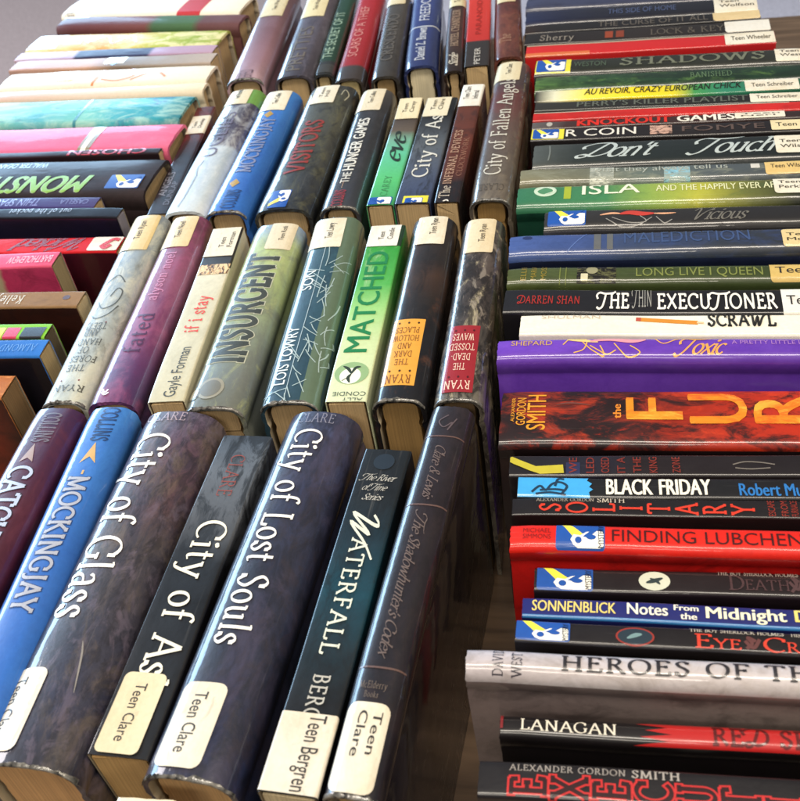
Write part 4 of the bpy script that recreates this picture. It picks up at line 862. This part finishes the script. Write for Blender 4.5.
b.T('Toxic', 676, 722, .16, .80, 0, 'script:.03', '#e0a04c'); b.line([(655, .85), (664, .6), (680, .84), (705, .94)], .0007, '#e0a04c', 'gold_flourish'); b.T('A PRETTY LITTLE LIARS NOVEL', 732, 850, .56, .74, 0, 'sans', '#a878b8', 'series_lettering')
q = (500, 386, 442, 800, 385, 443)
b = RB(q, [(0, '#261718'), (.12, '#1f1314'), (.28, '#241212'), (.38, '#551810'), (.48, '#962410'), (.7, '#a82812'), (1, '#b83014')], 'thick fiery red and black book with blurred orange letters on the right side', side='#1c1012', h=.142, o=dict(n=[('#d8421a', 17, .60, .12, .45), ('#1c1010', 22, .60, .10, .85), ('#a82a12', 40, .66, .08, .5)], warp=.09, coatr=.04), film=False, r=.004)
for i, (t, f0) in enumerate((('ALEXANDER', 0), ('GORDON', 1), ('SMITH', 2))): b.T(t, (511, 516.5, 527)[i], (514.5, 525.5, 545.5)[i], (.36, .30, .22)[i], (.80, .80, .86)[i], 90, 'sans:.01', '#e09a2c', 'author_lettering')
b.T('the', 613, 621, .42, .68, 90, 'sans:.03', '#e88a2c'); b.letters('FURY', 623, 884, .34, .88, 90, 'sans:.03', '#e8941c', gap=.10, mat=cov(b.L, [(0, '#d8861e'), (1, '#d07c1a')], n=[('#c8421a', 22, .58, .14, .7), ('#f0b040', 30, .62, .1, .6)], coatr=.04))
b.line([(556, .66), (570, .70), (590, .66)], .0012, '#6a3a32', 'faint_streak', taper=True)
q = (509, 453, 476, 800, 453, 475); b = RB(q, [(0, '#181416'), (.2, '#1c1a26'), (.3, '#1c1416'), (1, '#151113')], 'black book with rows of dim red capitals and torn yellow tape on the right side', h=.141, paper=True, r=.0018)
b.R(566, 580, .05, .62, '#252a4a', 'blue_patch')
for px, t in ((569, 'WE'), (586, 'LED'), (601, 'OSED'), (617, 'IT A'), (633, 'THE'), (649, 'KING'), (672, 'ZONE')): b.T(t, px, px+8, .12, .84, 90, 'sans:.01', '#7d2f26')
b.line([[(733, .5), (745, .62), (760, .6), (775, .5)], [(735, .35), (750, .3), (770, .35)]], .0007, '#6d665e', 'faint_print', multi=True)
b.shape([(b.sx(p), b.vy(v)) for p, v in ((508, .82), (512, .86), (520, .70), (536, .42), (563, .50), (564, .12), (540, .08), (530, .22), (519, .42), (509, .60))], 'torn_tape', '#b9ac34', .0004)
q = (517, 476.5, 496, 800, 476, 500); b = RB(q, [(0, '#141416'), (1, '#131113')], 'black book with a torn sky blue sticker and white heavy capitals on the right side', h=.1425, paper=True, r=.0018)
TP = b.shape([(b.sx(p), b.vy(v)) for p, v in ((518, .02), (518, .97), (589, .97), (587, .8), (592, .66), (589, .5), (593, .38), (589, .25), (590, .02))], 'blue_sticker', '#3f9fd8', .0002)
b.line([[(532, .2), (540, .5), (546, .3), (552, .6), (560, .7), (567, .5), (562, .15)], [(536, .12), (550, .2), (566, .1)], [(555, .5), (558, .85), (564, .85)], [(540, .3), (555, .35), (565, .3)]], .0013, '#123048', 'sticker_drawing', multi=True, eps=.0003, parent=TP)
b.T('BLACK', 606, 653, .16, .90, 0, 'sans:.05', '#f1ead8'); b.T('FRIDAY', 659, 711, .16, .90, 0, 'sans:.05', '#f1ead8'); b.T('Robert Muchamore', 739, 856, .14, .70, 0, 'sans:.03', '#2c74b8', 'author_lettering')
q = (512, 497, 515, 800, 501, 520); b = RB(q, [(0, '#161214'), (1, '#151112')], 'thin black book with sideways red letters on the right side', h=.142, paper=True, r=.001)
b.T('ALEXANDER GORDON', 536, 594, .76, .96, 0, 'serif', '#a89c8c', 'author_lettering'); b.T('SMITH', 597, 625, .72, .98, 0, 'serif:.02', '#c9bca8', 'author_lettering')
b.letters('SOLITARY', 537, 757, .10, .72, 90, 'roman:.02', '#d23a26', gap=.22); 
for px, t in ((768, 'ESCAPE'), (781, 'FROM'), (791, 'FURNACE')): b.T(t, px, px+7, .1, .95, 90, 'sans', '#8e2f22', 'series_lettering')
q = (509.5, 520.5, 547, 800, 527.5, 555); b = RB(q, [(0, '#d22014'), (1, '#d82412')], 'bright red book with dark red typewriter capitals on the right side', side='#b01412', h=.146, o=dict(n=[('#b01614', 18, .6, .2, .5)], coat=.4), r=.0035)
b.T('MICHAEL', 523, 551, .56, .74, 0, 'sans', '#7a1412', 'author_lettering'); b.T('SIMMONS', 523, 551, .32, .50, 0, 'sans', '#7a1412', 'author_lettering'); b.sticker(556, 605, .02, .98, 'MYSTERY')
b.T('FINDING LUBCHENKO', 612, 838, .28, .74, 0, 'sans:-.008', '#3a0f10')
q = (534, 565, 590, 800, 572, 598); b = RB(q, [(0, '#191416'), (.3, '#1a1113'), (1, '#1c1214')], 'black book with a pale round emblem and dim serif capitals on the right side', h=.137, paper=True, r=.002)
b.sticker(537, 593, .04, .98, 'MYSTERY'); b.disc(654.5, .5, .0068, .38, '#c9cdb9', 'round_emblem'); b.line([(646, .42), (654, .5), (663, .62)], .0022, '#2b3a3a', 'bird_print', taper=True, eps=.00026); b.line([(650, .6), (656, .5), (660, .36)], .0016, '#2b3a3a', 'bird_print', taper=True, eps=.00028)
b.T('THE BOY SHERLOCK HOLMES', 718, 800, .80, .96, 0, 'serif:.02', '#a89a90', 'series_lettering'); b.T('D', 728, 745, .22, .78, 0, 'serif:.03', '#4a3436'); b.T('EATH', 745, 790, .24, .64, 0, 'serif:.03', '#4a3436'); b.T('IN THE AIR', 800, 850, .24, .64, 0, 'serif:.03', '#4a3436')
b.line([[(791, .2), (797, .5), (793, .8), (800, .6)], [(790, .6), (798, .3), (803, .7)]], .0014, '#4a3436', 'ornament', multi=True)
q = (522, 595, 616, 800, 607.5, 629); b = RB(q, [(0, '#1f2466'), (1, '#1c1f58')], 'navy blue book with yellow author name and playful white letters on the right side', h=.143, paper=True, r=.0012)
b.R(522, 815, .0, .12, '#2c6ea8', 'light_blue_edge')
b.T('SONNENBLICK', 532, 616, .30, .84, 0, 'sans:.02', '#e6cf74', 'author_lettering'); b.T('Notes', 627, 668, .32, .88, 0, 'sans:.025', '#f1ecd6'); b.T('From', 674, 699, .62, .90, 0, 'sans:.03', '#f1ecd6'); b.T('the', 680, 697, .20, .50, 0, 'sans:.03', '#f1ecd6'); b.T('Midnight', 706, 787, .32, .88, 0, 'sans:.03', '#f1ecc8'); b.T('Driver', 795, 850, .34, .90, 0, 'sans:.05', '#e6cf74')
q = (515, 618, 640, 800, 632, 656); b = RB(q, [(0, '#161214'), (1, '#17100f')], 'black book with red-ringed dark emblem and bright red capitals on the right side', h=.1475, paper=True, r=.0015)
b.sticker(516, 570, .06, .98, 'MYSTERY'); b.disc(635, .45, .0078, .42, '#8e2f26', 'round_emblem'); b.disc(635, .45, .0070, .36, '#22303a', 'emblem_core', .00026); b.line([(627, .35), (635, .5), (642, .56)], .002, '#6d8a8a', 'bird_print', taper=True, eps=.0003)
b.T('THE BOY SHERLOCK HOLMES', 690, 785, .80, .96, 0, 'serif:.02', '#cfc4b4', 'series_lettering'); b.T('HIS FIRST CASE', 792, 840, .80, .96, 0, 'serif:.02', '#cfc4b4', 'series_lettering')
b.T('E', 694, 713, .10, .70, 0, 'serif:.04', '#d2402c'); b.T('YE', 714, 741, .10, .52, 0, 'serif:.04', '#d2402c'); b.T('C', 763, 785, .08, .70, 0, 'serif:.04', '#d2402c'); b.T('ROW', 786, 836, .10, .52, 0, 'serif:.04', '#d2402c')
b.line([[(746, .15), (752, .4), (748, .65), (756, .5)], [(745, .5), (753, .2), (760, .6)]], .0015, '#5a3230', 'ornament', multi=True)
q = (465, 643, 672, 800, 657, 691); b = RB(q, [(0, '#b4acb0'), (.3, '#b6aeae'), (1, '#b8aeaa')], 'large pale grey parchment-patterned book with dark wide capitals near the bottom right', side=[(0, '#6d6060'), (1, '#7d706a')], h=.150, L=.215, o=dict(n=[('#857b76', 34, .6, .14, .5), ('#c2bcc0', 22, .6, .15, .5)], bump=.2), r=.006, page='#c9a850')
for i, t in enumerate(('DAVID', 'WEST')): b.T(t, (493, 512)[i], (503, 522)[i], (.05, .05)[i], (.84, .74)[i], 90, 'roman', '#34303a', 'author_lettering')
b.T('HEROES OF THE VALLEY', 561, 990, .26, .74, 0, 'roman:.02', '#262226')
q = (499, 711, 736, 800, 727, 751.5); b = RB(q, [(0, '#141012'), (1, '#141012')], 'black and red spiked glossy book with small white serif author name at the bottom right', h=.133, o=dict(bump=.1, coatr=.03), r=.003)
P = [(633, .02)]+[(p, v) for p, v in ((668, .16), (640, .30), (672, .44), (645, .58), (668, .72), (636, .86), (660, .98))]
b.shape([(b.sx(p), b.vy(v)) for p, v in P]+[(b.sx(905), b.vy(.98)), (b.sx(905), b.vy(.02))], 'red_spikes', '#b02020', .00012)
b.T('LANAGAN', 520, 617, .28, .74, 0, 'serif:.015', '#e8e2d2', 'author_lettering'); b.T('RED SPIKES', 712, 868, .14, .84, 0, 'hand:.02', '#5a1214', halo='#7d1616', hb=.05)
b.R(499, 503, .3, .95, '#7a2024', 'red_tab')
q = (478, 757, 796, 800, 777, 818); b = RB(q, [(0, '#161316'), (1, '#151214')], 'black book with red-outlined sideways letters cut off at the bottom right', h=.137, paper=True, r=.002)
b.T('ALEXANDER GORDON', 509, 626, .72, .88, 0, 'roman', '#9d9690', 'author_lettering'); b.T('SMITH', 632, 681, .70, .90, 0, 'roman:.02', '#aaa39c', 'author_lettering')
b.letters('EXECUTION', 508, 900, .02, .62, 90, 'roman:.16', '#c42c2c', gap=.16, name='lettering_outline', eps=.00018)
b.letters('EXECUTION', 508, 900, .02, .62, 90, 'roman:.035', '#2a0c10', gap=.16, eps=.0003)

# ================================================================== left side, far to near
def LB(q, ramp, label, **k):
    o = dict(dict(coat=.16, rough=.62, coatr=.12, spec=.12), **k.pop('o', {})); k.setdefault('L', .21)
    return Book('l', q, (ramp, o), label, **k)
b = LB((61, -2, 14, 247, -6, 11), [(0, '#e2d8c4'), (1, '#ddd0b8')], 'cream book with a small red block farthest back at the top left')
b.R(185, 208, .0, .75, '#b81e20', 'red_block'); b.T('TEEN', 84, 75, .02, .16, 180, 'sans', '#6a5a4a', 'small_lettering')
b = LB((49, 15, 27, 243, 13, 23), [(0, '#5c3a3e'), (.1, '#5a2e30'), (.5, '#6a3a34'), (.55, '#3f5a3a'), (.75, '#44603c'), (.8, '#5c3a38'), (1, '#63403e')], 'maroon brown book with a green patch near the top left', o=dict(warp=.03))
b.R(58, 85, .75, 1.0, '#d8c8b0', 'pale_corner')
b = LB((25, 34, 51, 222, 28, 45), [(0, '#d6c896'), (.18, '#d8b878'), (.4, '#cf9a58'), (.55, '#c8b060'), (.7, '#a2a83c'), (.85, '#8a9a38'), (1, '#9aa04a')], 'yellow, orange and green patterned book in the upper left stack', o=dict(n=[('#e6d6a8', 30, .58, .1, .6)]), h=.147)
b.R(30, 62, .1, .9, '#e3d3a0', 'pale_panel'); b.line([[(140, .3), (128, .7), (116, .3), (104, .7), (90, .35)], [(84, .3), (78, .75)]], .002, '#b5763a', 'orange_pattern', multi=True)
b = LB((14, 53, 60.5, 215, 44, 52), [(0, '#b8a0b0'), (.3, '#a890a8'), (.32, '#2c2c4a'), (.68, '#2f2f4c'), (.7, '#a0849a'), (1, '#a88a98')], 'thin lilac book with a navy middle band in the upper left stack', paper=True, o=dict(warp=.01))
b = LB((12, 61, 70.5, 214, 52.5, 62), [(0, '#b08a7c'), (.4, '#b89078'), (.5, '#8a7464'), (.55, '#7c7064'), (1, '#a8988a')], 'thin pinkish tan book with a small dark figure in the upper left stack', paper=True, o=dict(warp=.03))
b.disc(116, .5, .0035, .42, '#2c2420', 'figure_print'); b.R(105, 125, .3, 1.0, '#d8c07c', 'pale_patch', eps=.0001)
b = LB((6, 71.5, 88, 211, 62.5, 79), [(0, '#e3dac6'), (1, '#ddd2bc')], 'white book with a yellow sticker and orange swirls in the upper left stack', o=dict(n=[('#cfc2a8', 16, .62, .15, .4)]))
b.R(49, 76, .25, .85, '#e3b820', 'yellow_sticker', .002); b.T('YA', 66, 58, .4, .66, 180, 'sans', '#7a5a14', 'sticker_lettering')
b.line([[(98, .05), (99, .85)], [(99, .85), (112, .95), (130, .8), (134, .4), (120, .2), (104, .3)], [(134, .2), (146, .5), (156, .6), (168, .3)]], .0022, '#c8782c', 'orange_swirl', multi=True)
b = LB((-6, 90, 100, 205, 80, 90), [(0, '#c8a89c'), (.4, '#d0b8a4'), (1, '#d8c8ac')], 'pale pinkish cream book behind the teal one on the left side', h=.149)
b = LB((0, 100.5, 124, 187, 92.5, 119), [(0, '#a8b45c'), (.18, '#6aa89a'), (.35, '#4f9aa0'), (.55, '#6ab0a4'), (.7, '#3f9aa2'), (.9, '#2f8a94'), (1, '#1d6a74')], 'shiny teal and lime iridescent book on the left side', o=dict(n=[('#b9d4c0', 16, .60, .12, .5), ('#3a3a78', 14, .68, .08, .6)], coatr=.05))
b.R(82, 85, .0, 1.0, '#2f7f88', 'dark_seam', eps=.00012)
b = LB((0, 126.5, 152, 176, 121, 146.5), [(0, '#cf5a80'), (.6, '#d0607f'), (1, '#c85a78')], 'shiny candy pink book with a metallic band on the left side', o=dict(n=[('#dc7c96', 14, .6, .2, .4)], coatr=.04, bump=.12))
b.R(86, 98, .0, 1.0, '#8a7a60', 'metal_band', eps=.0002); b.R(89, 94, .0, 1.0, '#e8e0cc', 'metal_band', eps=.00028)
b = LB((0, 152.5, 158, 160, 147, 153), [(0, '#2a1820'), (1, '#22161a')], 'very thin dark book with red capitals behind the green-lettered one on the left side', paper=True)
b.T('CHOSEN', 146, 68, .06, .96, 180, 'sans:.03', '#b02030')
b = LB((0, 158.5, 193, 155, 153.5, 192), [(0, '#1d171c'), (.5, '#241c20'), (1, '#2a2222')], 'broad black book with slanted green and white letters and blue sticker on the left side', o=dict(n=[('#3a2e30', 20, .6, .15, .5)]), r=.007, crown=.002)
b.T('MONSTER', 96, -24, .08, .46, 180, 'ital:.04', '#86b442', halo='#b4c0a4'); b.sticker(147, 114, .14, .46)
b.T('WALTER DEAN', 40, -10, .70, .84, 180, 'sans', '#3f3438', 'author_lettering')
b = LB((0, 197, 208.5, 97, 196.5, 206.5), [(0, '#2a1f58'), (.6, '#322560'), (1, '#3a2c5c')], 'violet-black book with dim lilac capitals on the left side', h=.148, paper=True)
b.T('THIN SPACE', 40, -10, .15, .8, 180, 'sans', '#6a5a9a'); b.T('CASELLA', 88, 60, .3, .72, 180, 'sans', '#5f4f8a', 'author_lettering')
b = LB((0, 208.5, 218, 120, 206.5, 217), [(0, '#12101a'), (1, '#131119')], 'black paperback with small white handwriting on the left side', side='#17132a', paper=True, page='#8f8890')
b.T('out of the pocket', 70, 8, .35, .85, 180, 'hand', '#8d8a94')
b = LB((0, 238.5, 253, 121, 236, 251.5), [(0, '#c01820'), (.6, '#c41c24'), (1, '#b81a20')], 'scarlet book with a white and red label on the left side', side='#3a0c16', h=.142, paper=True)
b.T('Wicked', 86, 20, .15, .9, 180, 'script:.06', '#7d1018'); LB_ = b.label(121, 90, .05, .95, None, color='#efe6da')
b.line([[(118, .7), (112, .75), (106, .45), (103, .25)], [(104, .3), (108, .2), (112, .4)]], .0035, '#c02020', 'label_emblem', multi=True, eps=.0008, parent=LB_)
b = LB((0, 253, 268, 56, 250.5, 266), [(0, '#c8486a'), (.5, '#cc4c70'), (1, '#c44a68')], 'hot pink paperback with pale lettering on the left side', side=[(0, '#b8a888'), (.80, '#b8a888'), (.82, '#c03862'), (1, '#c03a64')], h=.149, paper=True, page='#a8946c')
b.T('BARTHOLEMEW', 52, 8, .25, .7, 180, 'sans', '#e6a0a8', 'author_lettering')
b.front = [(b.L, 0)]
b = LB((0, 291, 307, 81, 289.5, 306), [(0, '#8a6c4c'), (1, '#8a6a48')], 'tan brown paperback with a small dark stamp on the left side', side='#32160f', h=.142, paper=True, o=dict(n=[('#6d5238', 18, .62, .15, .5)]))
b.disc(66, .55, .0026, .14, '#4a2018', 'dark_stamp'); b.T('Kelley', 24, -4, .2, .7, 180, 'hand', '#d8ccb4')
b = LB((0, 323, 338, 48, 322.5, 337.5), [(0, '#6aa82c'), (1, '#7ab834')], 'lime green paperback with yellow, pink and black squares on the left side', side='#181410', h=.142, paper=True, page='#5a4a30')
b.R(-30, 5, .0, .7, '#d8c030', 'yellow_square'); b.R(6, 20, .0, .7, '#c02850', 'pink_square'); b.R(23, 45, .0, .7, '#141414', 'black_square')
b = LB((0, 339, 357, 44, 338, 356), [(0, '#1a4a8a'), (.7, '#1f58a0'), (1, '#2a6ab4')], 'cobalt blue paperback with a tan page block on the left side', side='#15121a', h=.145, paper=True, page='#b89a6a')
b.T('ALMOND', 36, 0, .3, .68, 180, 'fine', '#4a86c8')
b = LB((-20, 374, 398, 8, 374, 398), [(0, '#a83a1a'), (.7, '#b84c22'), (1, '#a8683a')], 'orange paperback with brown pages at the left edge', side=[(0, '#5a1c10'), (.85, '#8a2c14'), (1, '#2a120c')], h=.138, paper=True, page='#8a6a44', o=dict(n=[('#e8a060', 26, .6, .1, .6)]))
